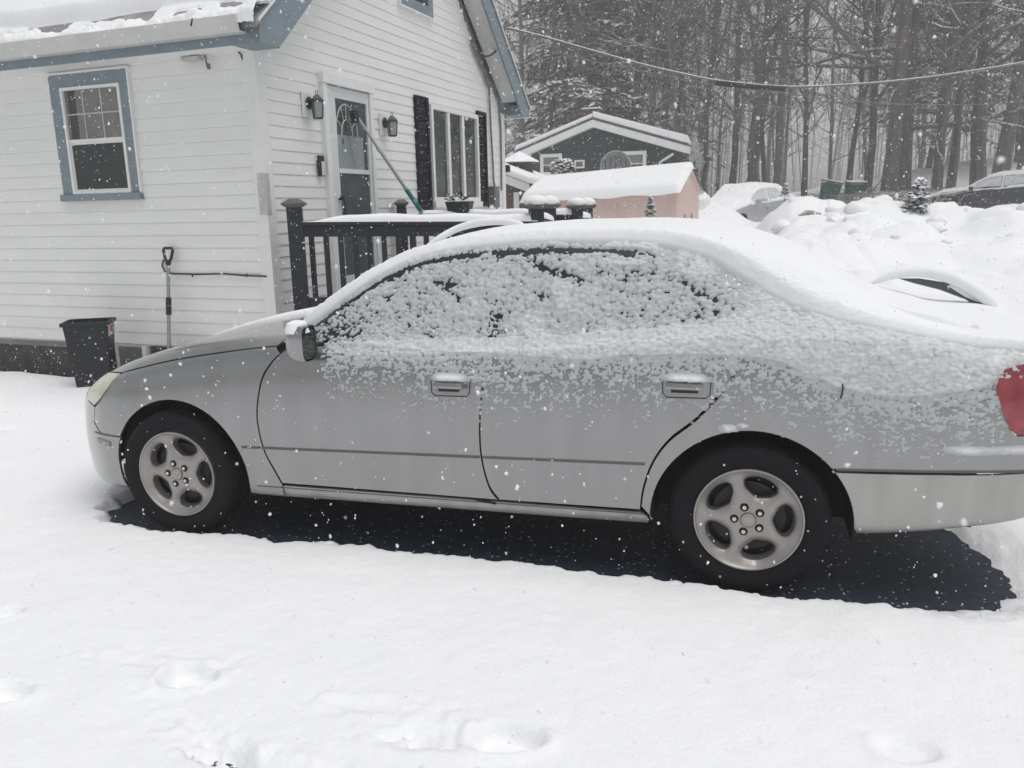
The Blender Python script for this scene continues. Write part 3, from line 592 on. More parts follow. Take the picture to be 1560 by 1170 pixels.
def surf(x, v):
    """v 0..10 near side from sill to centre line, 10..20 far side"""
    x = np.asarray(x, float); v = np.asarray(v, float); far = v > 10; vv = np.where(far, 20 - v, v)
    if x.ndim == 2 and x[0, 0] == x[-1, 0] and x[0, -1] == x[-1, -1]: C = ctrl(x[0]); cols = np.broadcast_to(np.arange(x.shape[1])[None], x.shape)
    else: C = ctrl(x.ravel()); cols = np.arange(x.size).reshape(x.shape)
    i = np.clip(np.floor(vv).astype(int), 0, 9); t = (vv - i)[..., None]
    g = lambda k: C[cols, np.clip(k, 0, 10)]
    p0, p1, p2, p3 = g(i - 1), g(i), g(i + 1), g(i + 2)
    last = (i == 9)[..., None]; mir = g(np.full_like(i, 9)) * np.array([-1, 1]); p3 = np.where(last, mir, p3)
    r = .5 * ((2 * p1) + (-p0 + p2) * t + (2 * p0 - 5 * p1 + 4 * p2 - p3) * t ** 2 + (-p0 + 3 * p1 - 3 * p2 + p3) * t ** 3)
    y = np.where(far, YC + r[..., 0], YC - r[..., 0])
    return np.stack([x, y, r[..., 1]], -1)
_vv = np.linspace(.6, 8.0, 371)
def vz(x, z):
    P = surf(np.full(_vv.shape, x), _vv)[:, 2]; return float(np.interp(z, np.maximum.accumulate(P + np.arange(len(P)) * 1e-7), _vv))
def Zp(x, z): return (x, vz(x, z))
def Vp(x, v): return (x, v)
def zpts(l): return [Zp(*p) for p in l]
def dens(poly, step=.03):
    out = []; n = len(poly)
    for i in range(n):
        a = np.array(poly[i]) * (1, .1); b = np.array(poly[(i + 1) % n]) * (1, .1); k = max(1, int(np.hypot(*(b - a)) / step))
        for j in range(k): p = a + (b - a) * j / k; out.append((p[0], p[1] * 10))
    return np.array(out)
def curve(pts, n=6):
    """smooth open polyline in (x,z)"""
    P = np.array(pts, float); P = np.vstack([2 * P[0] - P[1], P, 2 * P[-1] - P[-2]]); o = []
    for i in range(1, len(P) - 2):
        for t in np.linspace(0, 1, n, endpoint=False):
            p0, p1, p2, p3 = P[i - 1:i + 3]; o.append(.5 * (2 * p1 + (-p0 + p2) * t + (2 * p0 - 5 * p1 + 4 * p2 - p3) * t * t + (-p0 + 3 * p1 - 3 * p2 + p3) * t ** 3))
    o.append(P[-2]); return [tuple(p) for p in o]
def panel(poly, inset=.0040, off=0.0, skirt=.014, gridx=.035, gridv=.16, both=False):
    """CDT patch of the body surface in (x, v); returns verts, faces"""
    P = dens(poly); S = P * (1, .1)
    area = .5 * np.sum(S[:, 0] * np.roll(S[:, 1], -1) - np.roll(S[:, 0], -1) * S[:, 1])
    if area < 0: P = P[::-1]; S = S[::-1]
    # metric inset: normals in a space where v is scaled by local arc length (about .1 m per unit)
    t = np.roll(S, -1, 0) - np.roll(S, 1, 0); t /= np.linalg.norm(t, axis=1)[:, None] + 1e-9; nrm = np.stack([-t[:, 1], t[:, 0]], 1)
    keep = (P[:, 1] > 9.98)
    S2 = S + nrm * inset; S2[keep, 1] = S[keep, 1]; P = S2 / (1, .1)
    xs = np.arange(P[:, 0].min() + gridx / 2, P[:, 0].max(), gridx); vs = np.arange(P[:, 1].min() + gridv / 2, P[:, 1].max(), gridv)
    A, B = np.meshgrid(xs, vs); A = A.ravel(); B = B.ravel()
    d = polydist(A, B * .1, P * (1, .1)); m = d > .008; A, B = A[m], B[m]
    n = len(P); vin = [Vector((p[0], p[1] * .1)) for p in P] + [Vector((a, b * .1)) for a, b in zip(A, B)]
    vo, eo, fo, ov, oe, of = delaunay_2d_cdt(vin, [], [list(range(n))], 1, 1e-6)
    UV = np.array([(p[0], p[1] * 10) for p in vo]); Fc = [tuple(f) for f in fo if len(f) == 3]
    W3 = surf(UV[:, 0], UV[:, 1]); N = surfn(UV[:, 0], UV[:, 1]); W = W3 + N * off
    V = [tuple(p) for p in W]; Fc = list(Fc)
    # orient outward
    F0 = []
    for a, b, c in Fc:
        nn = np.cross(W[b] - W[a], W[c] - W[a]); F0.append((a, b, c) if nn @ N[a] > 0 else (a, c, b))
    ring = surf(P[:, 0], P[:, 1]); rN = surfn(P[:, 0], P[:, 1]); b0 = len(V)
    if skirt > 0:
        V += [tuple(p) for p in ring + rN * off] + [tuple(p) for p in ring + rN * (off - skirt)]
        for i in range(n):
            if keep[i] and keep[(i + 1) % n]: continue
            F0.append((b0 + i, b0 + n + i, b0 + n + (i + 1) % n)); F0.append((b0 + i, b0 + n + (i + 1) % n, b0 + (i + 1) % n))
    V = np.array(V); F0 = np.array(F0)
    if both:
        V2 = V.copy(); V2[:, 1] = 2 * YC - V2[:, 1]; F0 = np.vstack([F0, F0[:, ::-1] + len(V)]); V = np.vstack([V, V2])
    return V, F0
def surfn(x, v):
    e = 1e-3; a = surf(x + e, v) - surf(x - e, v); b = surf(x, np.minimum(v + .02, 20)) - surf(x, np.maximum(v - .02, 0))
    n = np.cross(a, b); n /= np.linalg.norm(n, axis=-1)[..., None] + 1e-12
    return np.where((v <= 10)[..., None], n, n)
# make sure normals face out (near side: -y)
_t = surfn(np.array([1.5]), np.array([3.0]))[0]; SGN = -1.0 if _t[1] > 0 else 1.0
_surfn0 = surfn
def surfn(x, v): return SGN * _surfn0(np.asarray(x, float), np.asarray(v, float))
car = tag(empty('sedan', (1.4, YC, 0)), 'silver four-door sedan dusted with fresh snow on the driveway', 'car')
CO = np.array([1.4, YC, 0])
def cpart(name, V, F, m, parent=None, smooth=True):
    o = link(name, mesh_np(name, np.array(V) - CO, F, m, smooth), parent or car); return o
def cpanel(name, poly, m, far=True, both=False, **k):
    V, F = panel(poly, both=both, **k); o = cpart(name, V, F, m)
    if far and not both:
        V2 = V.copy(); V2[:, 1] = 2 * YC - V2[:, 1]; cpart(name, V2, F[:, ::-1], m)
    return o
def arc(cx, cz, r, a0, a1, n=26): return [(cx + r * math.cos(math.radians(a)), cz + r * math.sin(math.radians(a))) for a in np.linspace(a0, a1, n)]
FA = (.025, .322, .390); RA = (2.803, .302, .407)
cutF = curve([(.605, .315), (.575, .38), (.534, .478), (.512, .609), (.514, .707), (.545, .84), (.60, .925), (.64, .965)])
cutB = curve([(1.716, .318), (1.668, .396), (1.641, .549), (1.643, .731), (1.662, .90), (1.672, 1.03)])
cutR = curve([(2.352, .325), (2.366, .435), (2.404, .555), (2.472, .659), (2.576, .752), (2.672, .865), (2.737, .975), (2.771, 1.069), (2.785, 1.118)])
zt_ = [Vp(x, 6.15) for x in (.60, .4, .2, 0, -.2, -.34)]
cpanel('fender', zpts([(.435, .245), (.60, .248)] + cutF) + zt_ + zpts([(-.385, .755), (-.45, .687), (-.515, .64), (-.535, .56), (-.47, .505), (FA[0] - .345, .503)] + arc(*FA, 152.4, -11, 30)), PAINT)
hl = [Vp(-.345, 6.15), Vp(-.46, 6.55), Vp(-.60, 7.0)] + zpts([(-.655, .70), (-.60, .66), (-.515, .643), (-.45, .69), (-.385, .758)])
cpanel('headlight', hl, LAMP, off=.004, skirt=.02)
nose = zpts(arc(*FA, 196, 152.6, 10) + [(-.47, .502), (-.537, .556), (-.517, .637), (-.60, .655), (-.66, .695)]) + [Vp(-.61, 7.0), Vp(-.72, 8.0), Vp(-.80, 9.2), Vp(-.815, 10), Vp(-.863, 10), Vp(-.863, .4), Vp(-.6, .4), Vp(-.36, .4)]
cpanel('front_bumper', nose, PAINT, both=True, inset=.0003)
cpanel('hood', [Vp(.60, 6.18), Vp(.64, 7.5), Vp(.66, 10), Vp(-.81, 10), Vp(-.795, 9.2), Vp(-.715, 8.0), Vp(-.605, 7.02), Vp(-.46, 6.58), Vp(-.34, 6.2), Vp(0, 6.18), Vp(.3, 6.18)], PAINT, both=True)
cpanel('cowl_panel', [Vp(.615, 6.3), Vp(.70, 7.2), Vp(.70, 10), Vp(.665, 10), Vp(.65, 7.6)], BLACKP, both=True, off=-.006)
belt = lambda a, b, n=10: [Vp(x, 6.0) for x in np.linspace(a, b, n)]
fdoor = cpanel('door', zpts([(.605, .315)] + list(zip(np.linspace(.7, 1.7, 8), np.linspace(.3155, .3175, 8))) + cutB) + belt(1.668, .67) + zpts(cutF[::-1][:-1]), PAINT)
rdoor = cpanel('door', zpts(list(zip(np.linspace(1.722, 2.345, 8), np.linspace(.3185, .3245, 8))) + cutR) + belt(2.785, 1.678) + zpts(cutB[::-1]), PAINT)
cpanel('rocker_panel', [Vp(.44, .25), Vp(2.39, .25)] + zpts([(2.385, .30), (2.352, .3235)] + list(zip(np.linspace(2.3, .65, 14), np.linspace(.323, .3145, 14))) + [(.605, .313), (.60, .25), (.44, .246)]), PAINTL)
wr = curve([(2.41, 1.371), (2.548, 1.321), (2.685, 1.253), (2.75, 1.19), (2.775, 1.142)])
quarter = zpts([(2.392, .30)] + cutR[1:]) + [Vp(2.79, 6.05)] + zpts(wr[::-1][1:]) + [Vp(2.40, 7.6), Vp(2.8, 7.6), Vp(3.1, 7.6), Vp(3.38, 7.6), Vp(3.46, 6.6), Vp(3.85, 6.6)] + zpts([(3.85, .99), (3.70, .985), (3.671, .923), (3.698, .841), (3.728, .770), (3.755, .745), (3.87, .745), (3.87, .607), (3.5, .585), (RA[0] + .306, .570)] + arc(*RA, 41.3, 186, 34))
cpanel('quarter_panel', quarter, PAINT)
cpanel('tail_light', zpts([(3.680, .987), (3.662, .923), (3.689, .838), (3.721, .764), (3.750, .739), (3.91, .739), (3.91, .992)]), TAIL, off=.007, skirt=.02)
cpanel('rear_bumper', zpts([(RA[0] + .310, .566), (3.5, .581), (3.87, .603)]) + [Vp(3.955, 3.4), Vp(3.955, .3), Vp(3.6, .3), Vp(3.24, .3)] + zpts(arc(*RA, 2, 40.5, 10)), PAINTL)
cpanel('tail_panel', [Vp(3.872, .3), Vp(3.968, .3), Vp(3.968, 10), Vp(3.855, 10), Vp(3.855, 6.6)] + zpts([(3.905, .99), (3.905, .745), (3.875, .74), (3.875, .60)]), PAINT, both=True)
cpanel('trunk_lid', [Vp(3.47, 6.65), Vp(3.85, 6.65), Vp(3.85, 10), Vp(3.47, 10), Vp(3.45, 8)], PAINT, both=True)
fw = [(.79, 1.014)] + curve([(.75, 1.045), (.883, 1.150), (1.027, 1.24), (1.3, 1.343), (1.55, 1.381), (1.645, 1.388)]) + [(1.65, 1.055)]
rw = [(1.715, 1.06), (1.71, 1.39)] + curve([(1.75, 1.391), (1.983, 1.402), (2.2, 1.396), (2.36, 1.372), (2.52, 1.315), (2.655, 1.246), (2.72, 1.19), (2.74, 1.146)]) + [(2.6, 1.138)]
fwp = zpts(fw) + [Vp(x, 6.12) for x in (1.4, 1.1, .9)]; rwp = zpts(rw) + [Vp(x, 6.12) for x in (2.4, 2.1, 1.9)]
cpanel('window', fwp, GLASSC, off=-.006, skirt=.0); cpanel('window', rwp, GLASSC, off=-.006, skirt=.0)
# black window surround (belt to roof gutter), glass areas left out
def ringpanel(name, outer, holes, m, **k):
    V, F = panel(outer, **k); Cn = V[F].mean(1)
    xs = Cn[:, 0]; zs = Cn[:, 2]; keep = np.ones(len(F), bool)
    for h in holes: keep &= polydist(xs, zs, np.array(h)) < 0
    cpart(name, V, F[keep], m); V2 = V.copy(); V2[:, 1] = 2 * YC - V2[:, 1]; cpart(name, V2, F[keep][:, ::-1], m)
wo_ = belt(.68, 2.785, 24) + zpts(wr[::-1]) + [Vp(2.39, 7.55)] + [Vp(x, 7.55) for x in np.linspace(2.3, .70, 20)]
ringpanel('window_frame', wo_, [fw, rw + [(2.4, 1.125), (2.0, 1.085)]], BLACKP, gridx=.012, gridv=.06, off=-.002, skirt=.0)
cpanel('roof', [Vp(.585, 6.6), Vp(.75, 7.56), Vp(1.4, 7.56), Vp(2.4, 7.56), Vp(3.40, 7.62), Vp(3.40, 8.15), Vp(3.2, 8.2), Vp(2.97, 8.3), Vp(2.86, 10), Vp(1.42, 10), Vp(1.36, 8.4), Vp(1.0, 8.2), Vp(.66, 7.5)], PAINT, both=True)
cpanel('windshield', [Vp(.67, 7.55), Vp(1.0, 8.24), Vp(1.355, 8.43), Vp(1.41, 10), Vp(.705, 10), Vp(.69, 8.5)], GLASSC, both=True, off=-.003, skirt=0)
cpanel('rear_glass', [Vp(3.44, 8.2), Vp(3.2, 8.24), Vp(2.98, 8.34), Vp(2.87, 10), Vp(3.46, 10)], GLASSC, both=True, off=-.003, skirt=0)
# dark inner shell behind the gaps, floor pan, wheel wells
xs = np.linspace(-.84, 3.95, 120); vs = np.linspace(3.4, 16.6, 80); A, B = np.meshgrid(xs, vs); Ws = surf(A, B) - surfn(A, B) * .030
I = np.arange(A.size).reshape(A.shape); Fq = np.stack([I[:-1, :-1].ravel(), I[:-1, 1:].ravel(), I[1:, 1:].ravel(), I[1:, :-1].ravel()], 1)
cw = Ws.reshape(-1, 3)[Fq].mean(1); keep = np.ones(len(Fq), bool)
for cx, cz, r in (FA, RA): keep &= np.hypot(cw[:, 0] - cx, cw[:, 2] - cz) > r + .02
cpart('inner_shell', Ws.reshape(-1, 3), Fq[keep], GAP)
b = MB(); b.bx(.40, 2.40, YC - .83, YC + .83, .262, .55); b.bx(-.62, 3.70, YC - .62, YC + .62, .27, .60); b.v = [tuple(np.array(p) - CO) for p in b.v]; b.build('floor_pan', GAP, car)
for cx, cz, r in (FA, RA):
    for s in (1, -1):
        b = MB(); b.lathe([(r + .004, -.835 * s), (r + .004, -.56 * s), (.0, -.56 * s)], (cx - CO[0], 0, cz), 30, axis='y', a0=math.radians(-8), a1=math.radians(188)); b.build('wheel_well', GAP, car)
# rub strips and sill line
def ribbon(name, pts, w, off, m, parent=None, far=True, z=None):
    P = np.array([Zp(x, z) for x, z in pts]); ws = surf(P[:, 0], P[:, 1]); n = surfn(P[:, 0], P[:, 1]); V = []
    for p, nn in zip(ws, n): V += [p + nn * .001 + np.array([0, 0, w]), p + nn * off + np.array([0, 0, w * .4]), p + nn * off - np.array([0, 0, w * .4]), p + nn * .001 - np.array([0, 0, w])]
    k = len(P); F = [(i * 4 + j, i * 4 + j + 1, i * 4 + 5 + j, i * 4 + 4 + j) for i in range(k - 1) for j in range(3)]
    V = np.array(V); F = np.array(F); o = cpart(name, V, F, m)
    if far: V2 = V.copy(); V2[:, 1] = 2 * YC - V2[:, 1]; cpart(name, V2, F[:, ::-1], m)
    return o
STRIP = mat('rub_strip', (.10, .10, .10), .45)
ribbon('rub_strip', [(x, .500 + (x - .41) * .0235) for x in np.linspace(.41, .505, 4)], .0065, .007, STRIP)
ribbon('rub_strip', [(x, .500 + (x - .41) * .0235) for x in np.linspace(.52, 1.632, 24)], .0065, .007, STRIP)
ribbon('rub_strip', [(x, .500 + (x - .41) * .0235) for x in np.linspace(1.650, 2.37, 16)], .0065, .007, STRIP)
ribbon('rub_strip', [(x, .573 + (x - 3.11) * .042) for x in np.linspace(3.125, 3.86, 16)], .006, .006, STRIP)
ribbon('rub_strip', [(x, .504) for x in np.linspace(-.53, -.335, 8)], .005, .004, STRIP)
ribbon('sill_trim', [(x, .296 + (x - .45) * .008) for x in np.linspace(.46, 2.36, 30)], .003, .002, STRIP)
for a in ((-.475, -.385, .468, .003),):
    V, F = panel(zpts([(-.505, .482), (-.40, .474), (-.40, .443), (-.50, .448)]), off=.006, skirt=.02, gridx=.02); cpart('side_marker', V, F, mat('marker_lens', (.30, .27, .22), .3))
# shut jack notch at the sill
ribbon('sill_notch', [(x, .318 - (x - 1.60) * .14) for x in np.linspace(1.60, 1.70, 5)], .006, .003, GAP, far=False)
# door handles
def handle(xa, xb, z, parent):
    V, F = panel(zpts([(xa, z - .034), (xb, z - .031), (xb, z + .034), (xa, z + .031)]), off=.001, skirt=.002, inset=.004, gridx=.02); o = cpart('handle', V, F, PAINT, parent)
    b = MB(); e = []
    for x, zz in [(xa, z + .03), (xa + .003, z - .02), (xa + .018, z - .036), (xb - .018, z - .034), (xb - .003, z - .018), (xb, z + .033)]:
        v = vz(x, zz); e.append(surf(np.array([x]), np.array([v]))[0] + surfn(np.array([x]), np.array([v]))[0] * .001)
    b.tube(e, .0022, 6); b.v = [tuple(np.array(p) - CO) for p in b.v]; b.build('handle_gap', GAP, o)
    V, F = panel(zpts([(xa + .035, z - .018), (xb - .05, z - .017), (xb - .05, z - .002), (xa + .035, z - .003)]), off=.002, skirt=.0, inset=.001, gridx=.02); cpart('recess', V, F, BLACKP, o)
    xs = np.linspace(xa + .02, xb - .04, 8); b = MB(); pts = []
    for i, x in enumerate(xs):
        v = vz(x, z + .012); pts.append(surf(np.array([x]), np.array([v]))[0] + surfn(np.array([x]), np.array([v]))[0] * (.012 if 0 < i < 7 else .004))
    b.tube(pts, .016, 8); b.v = [tuple(np.array(p) - CO) for p in b.v]; b.build('grip', PAINT, o, smooth=True)
    return o
h1 = handle(1.412, 1.597, .838, fdoor); h2 = handle(2.437, 2.632, .876, rdoor)
v = vz(1.578, .85); p = surf(np.array([1.578]), np.array([v]))[0]; b = MB(); b.tube([p + np.array([0, -.004, 0]), p + np.array([0, .006, 0])], .010, 12); b.v = [tuple(np.array(q) - CO) for q in b.v]; b.build('lock', STRIP, h1)
# fuel door edge
b = MB(); e = []
for x, zz in [(3.128, .925), (3.130, .905), (3.128, .885), (3.122, .868)]:
    v = vz(x, zz); e.append(surf(np.array([x]), np.array([v]))[0] + np.array([0, -.0135, 0]))
b.tube(e, .0032, 6); b.v = [tuple(np.array(q) - CO) for q in b.v]; b.build('fuel_door_edge', GAP, car)
# wing mirror
def mirror(s):
    mo = empty('wing_mirror'); mo.parent = car; Y = (lambda y: y - YC) if s > 0 else (lambda y: YC - y)
    prof = [(.735, .0), (.742, .055), (.765, .095), (.80, .112), (.845, .115), (.875, .10)]
    # housing: loft of rounded sections along x, face towards the rear
    xs = [.752, .770, .80, .835, .862]; hw_ = [.022, .045, .056, .062, .064]; zt = [1.055, 1.095, 1.116, 1.124, 1.120]; zb = [.985, .965, .957, .955, .957]; V = []
    n = 20
    for x, h, a, c in zip(xs, hw_, zt, zb):
        for j in range(n):
            g = 2 * math.pi * j / n; ca, sa = math.cos(g), math.sin(g); r = (abs(ca) ** 4 + abs(sa) ** 4) ** -.25
            V.append((x - CO[0], Y(-.085 + h * ca * r), (a + c) / 2 + (a - c) / 2 * sa * r))
    F = [(i * n + j, i * n + (j + 1) % n, (i + 1) * n + (j + 1) % n, (i + 1) * n + j) for i in range(4) for j in range(n)] + [tuple(range(n))]
    b = MB(); b.add(V, F); b.build('housing', PAINT, mo, smooth=True)
    b = MB(); b.add([(.868 - CO[0], Y(-.115 + (q[1] + .115 if 0 else 0)), q[2]) for q in []], []) if 0 else None
    b = MB(); cz = (1.120 + .957) / 2; L = []
    for j in range(n):
        g = 2 * math.pi * j / n; ca, sa = math.cos(g), math.sin(g); r = (abs(ca) ** 4 + abs(sa) ** 4) ** -.25; L.append((.857 - CO[0], Y(-.085 + .056 * ca * r), cz + .074 * sa * r))
    b.add(L, [tuple(range(n))]); b.build('mirror_glass', GLASSC, mo)
    b = MB(); b.prism([(.70 - CO[0], Y(.045), .972), (.83 - CO[0], Y(.045), .972), (.85 - CO[0], Y(-.06), .962), (.77 - CO[0], Y(-.06), .962)], (0, 0, .028)); b.build('foot', BLACKP, mo, bevel=.006)
    b = MB(); V = []
    for k, (f, hh) in enumerate(((1.02, 0), (.98, .018), (.8, .032), (.4, .042), (.0, .044))):
        for j in range(16):
            g = 2 * math.pi * j / 16; V.append((.806 - CO[0] + .054 * f * math.cos(g), Y(-.085 + .060 * f * math.sin(g)), 1.098 + hh - .012 * (f > .9)))
    b.add(V, [(k * 16 + j, k * 16 + (j + 1) % 16, k * 16 + 16 + (j + 1) % 16, k * 16 + 16 + j) for k in range(4) for j in range(16)]); b.build('mirror_snow', SNOWC, mo, smooth=True)
mirror(1); mirror(-1)
# wheels
def wheel_meshes():
    R = .2225
    def hole(c, n=26):
        o = []
        for t in np.linspace(0, 2 * math.pi, n, endpoint=False):
            # tear-shaped opening: wide near the rim, rounded towards the hub
            rr = .635 + .195 * math.sin(t); wa = (.44 + .06 * math.sin(t)) * math.cos(t) * (1 - .28 * (math.sin(t) < 0) * (-math.sin(t)) ** 2)
            a = c + wa; k = R * min(rr + .035 * math.cos(t) ** 2 * (math.sin(t) > 0), .845); o.append((k * math.cos(a), k * math.sin(a)))
        return np.array(o)
    angs = [math.radians(90 - (18 + 72 * k)) for k in range(5)]; holes = [hole(a) for a in angs]
    n = 90; outer = np.array([(R * .955 * math.cos(2 * math.pi * i / n), R * .955 * math.sin(2 * math.pi * i / n)) for i in range(n)])
    pts = list(outer); edges = [(i, (i + 1) % n) for i in range(n)]
    for h in holes: s = len(pts); pts += list(h); edges += [(s + i, s + (i + 1) % len(h)) for i in range(len(h))]
    for r in np.linspace(.06, .93, 16):
        for i in range(int(10 + 70 * r)):
            a = 2 * math.pi * i / int(10 + 70 * r); p = np.array([R * r * math.cos(a), R * r * math.sin(a)])
            if all(polydist(p[:1], p[1:], h)[0] < -.004 for h in holes): pts.append(p)
    vo, eo, fo, *_ = delaunay_2d_cdt([Vector(p) for p in pts], edges, [], 0, 1e-7)
    P = np.array([(p[0], p[1]) for p in vo]); T = np.array([f for f in fo if len(f) == 3]); c = P[T].mean(1)
    inside = np.zeros(len(T), bool); dh = np.full(len(P), 1e9)
    for h in holes: inside |= polydist(c[:, 0], c[:, 1], h) > 0; dh = np.minimum(dh, -polydist(P[:, 0], P[:, 1], h))
    T = T[~inside]; r = np.hypot(P[:, 0], P[:, 1]) / R
    hgt = pchip([0, .14, .2, .34, .45, .62, .80, .90, .955], [.002, .003, -.001, -.002, -.004, -.008, -.012, -.006, .004])(r) - .016 * np.clip(1 - dh / .022, 0, 1) ** 1.6
    V = np.stack([P[:, 0], -hgt, P[:, 1]], 1)
    tn = np.cross(V[T[:, 1]] - V[T[:, 0]], V[T[:, 2]] - V[T[:, 0]]); fl = tn[:, 1] > 0; T[fl] = T[fl][:, ::-1]
    rim = mesh_np('rim', V, T, ALLOY)
    b = MB()
    for h in holes:
        k = len(h); V = [(p[0], .018, p[1]) for p in h] + [(p[0] * .97, .055, p[1] * .97) for p in h]
        b.add(V, [(i, (i + 1) % k, k + (i + 1) % k, k + i) for i in range(k)])
    walls = b.me('spoke_wall', mat('alloy_dirty', (.22, .21, .20), .5, .5), True)
    b = MB(); b.lathe([(R * .95, -.003), (R * .975, -.010), (R * 1.0, -.010), (R * 1.012, .0), (R * 1.005, .02)], (0, 0, 0), 64, 'y'); lip = b.me('rim_lip', ALLOY, True)
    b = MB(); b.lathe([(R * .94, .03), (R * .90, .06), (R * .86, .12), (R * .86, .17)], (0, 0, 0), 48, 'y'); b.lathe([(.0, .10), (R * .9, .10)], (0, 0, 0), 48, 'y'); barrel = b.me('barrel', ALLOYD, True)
    b = MB(); b.lathe([(.05, .055), (R * .68, .055), (R * .68, .075), (.05, .08)], (0, 0, 0), 40, 'y'); disc = b.me('brake_disc', mat('brake_disc', (.03, .028, .027), .5, .6), True)
    TR = .326; b = MB()
    b.lathe([(R * .99, .018), (R * 1.01, .0), (R * 1.06, -.010), (.262, -.022), (.285, -.024), (.305, -.018), (.317, -.002), (.324, .018), (TR, .04), (TR, .17), (.318, .20), (.29, .215), (.24, .205), (.22, .19)], (0, 0, 0), 72, 'y')
    for k in range(72):
        a = 2 * math.pi * k / 72; c, s = math.cos(a), math.sin(a); Rm = np.array([[c, 0, -s], [0, 1, 0], [s, 0, c]])
        b.box(Rm @ np.array([.314, .003, 0]), (.008, .014, .018), Rm)
    for k in range(72):
        a = 2 * math.pi * (k + .5) / 72; c, s = math.cos(a), math.sin(a); Rm = np.array([[c, 0, -s], [0, 1, 0], [s, 0, c]])
        for yy in (.05, .09, .13): b.box(Rm @ np.array([TR + .001, yy, 0]), (.004, .032, .022), Rm)
    tyre = b.me('tyre', RUBBER, True)
    b = MB()
    prof = [(.0, -.004), (.0085, -.004), (.0095, .004), (.0095, .010)]; b.lathe([(r_, h_) for r_, h_ in prof], (0, 0, 0), 12, 'y'); lug = b.me('lug_nut', CHROME, True)
    b = MB(); b.lathe([(.0, -.0005), (.0175, -.0005), (.0185, .004)], (0, 0, 0), 16, 'y'); well = b.me('lug_well', GAP, True)
    b = MB(); b.lathe([(.0, -.010), (.020, -.0095), (.029, -.007), (.031, -.002)], (0, 0, 0), 28, 'y'); cap = b.me('hub_cap', ALLOY, True)
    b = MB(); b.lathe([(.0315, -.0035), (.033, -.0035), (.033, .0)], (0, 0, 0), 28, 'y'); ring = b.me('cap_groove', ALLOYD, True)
    b = MB(); b.tube([(.015 * math.cos(t), -.0105, .0105 * math.sin(t)) for t in np.linspace(0, 2 * math.pi, 24)], .0011, 5); b.tube([(-.006, -.0108, .007), (-.002, -.0108, -.004), (.010, -.0108, -.004)], .0013, 5); emb = b.me('emblem', CHROME, True)
    return dict(rim=rim, walls=walls, lip=lip, barrel=barrel, disc=disc, tyre=tyre, lug=lug, well=well, cap=cap, ring=ring, emb=emb)
WM = wheel_meshes()
def wheel(x, s, turn=0.0):
    w_ = empty('wheel'); w_.parent = car; w_.location = (x - CO[0], -YC * s, .326); w_.rotation_euler = (0, 0, turn + (0 if s > 0 else math.pi))
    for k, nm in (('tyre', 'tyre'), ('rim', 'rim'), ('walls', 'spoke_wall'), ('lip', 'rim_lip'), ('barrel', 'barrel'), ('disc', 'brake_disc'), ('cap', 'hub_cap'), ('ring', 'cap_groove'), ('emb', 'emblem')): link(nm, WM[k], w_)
    for k in range(5):
        a = math.radians(90 - (54 + 72 * k)); r = .056
        for nm, me, dy in (('lug_well', 'well', -.0008), ('lug_nut', 'lug', -.003)):
            o = link(nm, WM[me], w_); o.location = (r * math.cos(a), dy, r * math.sin(a))
wheel(0, 1); wheel(2.8, 1); wheel(0, -1); wheel(2.8, -1)
for o in car.children_recursive:
    if o.name.startswith('wheel') and o.type == 'EMPTY': pass

# ------------------------------------------------------------------ snow lying on the sedan
def seg(a, b, n): return list(np.linspace(a, b, n, endpoint=False))
vs = np.array(seg(2.6, 4, 56) + seg(4, 5, 52) + seg(5, 6, 20) + seg(6, 7, 92) + seg(7, 8, 34) + seg(8, 10, 50) + seg(10, 12, 26) + seg(12, 14, 26) + [14.0])
xs = np.arange(-.80, 3.955, .0042)
X, Vv = np.meshgrid(xs, vs); Ps = surf(X, Vv); Ns = surfn(X, Vv)
for _ in range(2):
    cs_ = np.cumsum(np.concatenate([np.repeat(Ns[:1], 8, 0), Ns, np.repeat(Ns[-1:], 8, 0)], 0), 0); Ns = (cs_[16:] - np.concatenate([np.zeros_like(cs_[:1]), cs_[:-17]], 0)) / 17.0
    Ns /= np.linalg.norm(Ns, axis=2)[..., None]
Zz = Ps[..., 2]
G = np.concatenate([np.zeros((1, X.shape[1])), np.cumsum(np.linalg.norm(np.diff(Ps, axis=0), axis=2), 0)], 0)
wx = .25 * fbm(X * 30, G * 30, 1, 2)
c1 = worley(X / .0185 + wx, G / .0145 + wx, 1); c2 = worley(X / .0125 - wx, G / .0105, 2); cf = worley(X / .0165 + wx, G / .0135 + wx, 7); c3 = worley(X / .05 + wx, G / .036, 3)
fine_ = sst(.06, .16, c_z6(xs)[None, :] - Ps[..., 2]); clump = (.24 * c3 + .52 * c1 + .28 * c2) * (1 - fine_) + (.22 * c3 + .48 * cf + .34 * c2) * fine_ + .05 * fbm(X * 160, G * 160, 36, 2)
qs = np.quantile(clump[::3, ::3], np.linspace(0, 1, 101))
def cut(cov): return np.interp(1 - np.clip(cov, 0, 1), np.linspace(0, 1, 101), qs) + .6 * np.clip(-cov, 0, 1) - .25 * np.clip(cov - 1, 0, 1)
zb_ = c_z6(xs)[None, :]; dz = Zz - zb_; near = Vv <= 10
lf = fbm(X * 3, G * 3, 4, 3); lf2 = fbm(X * 9, G * 9, 6, 3)
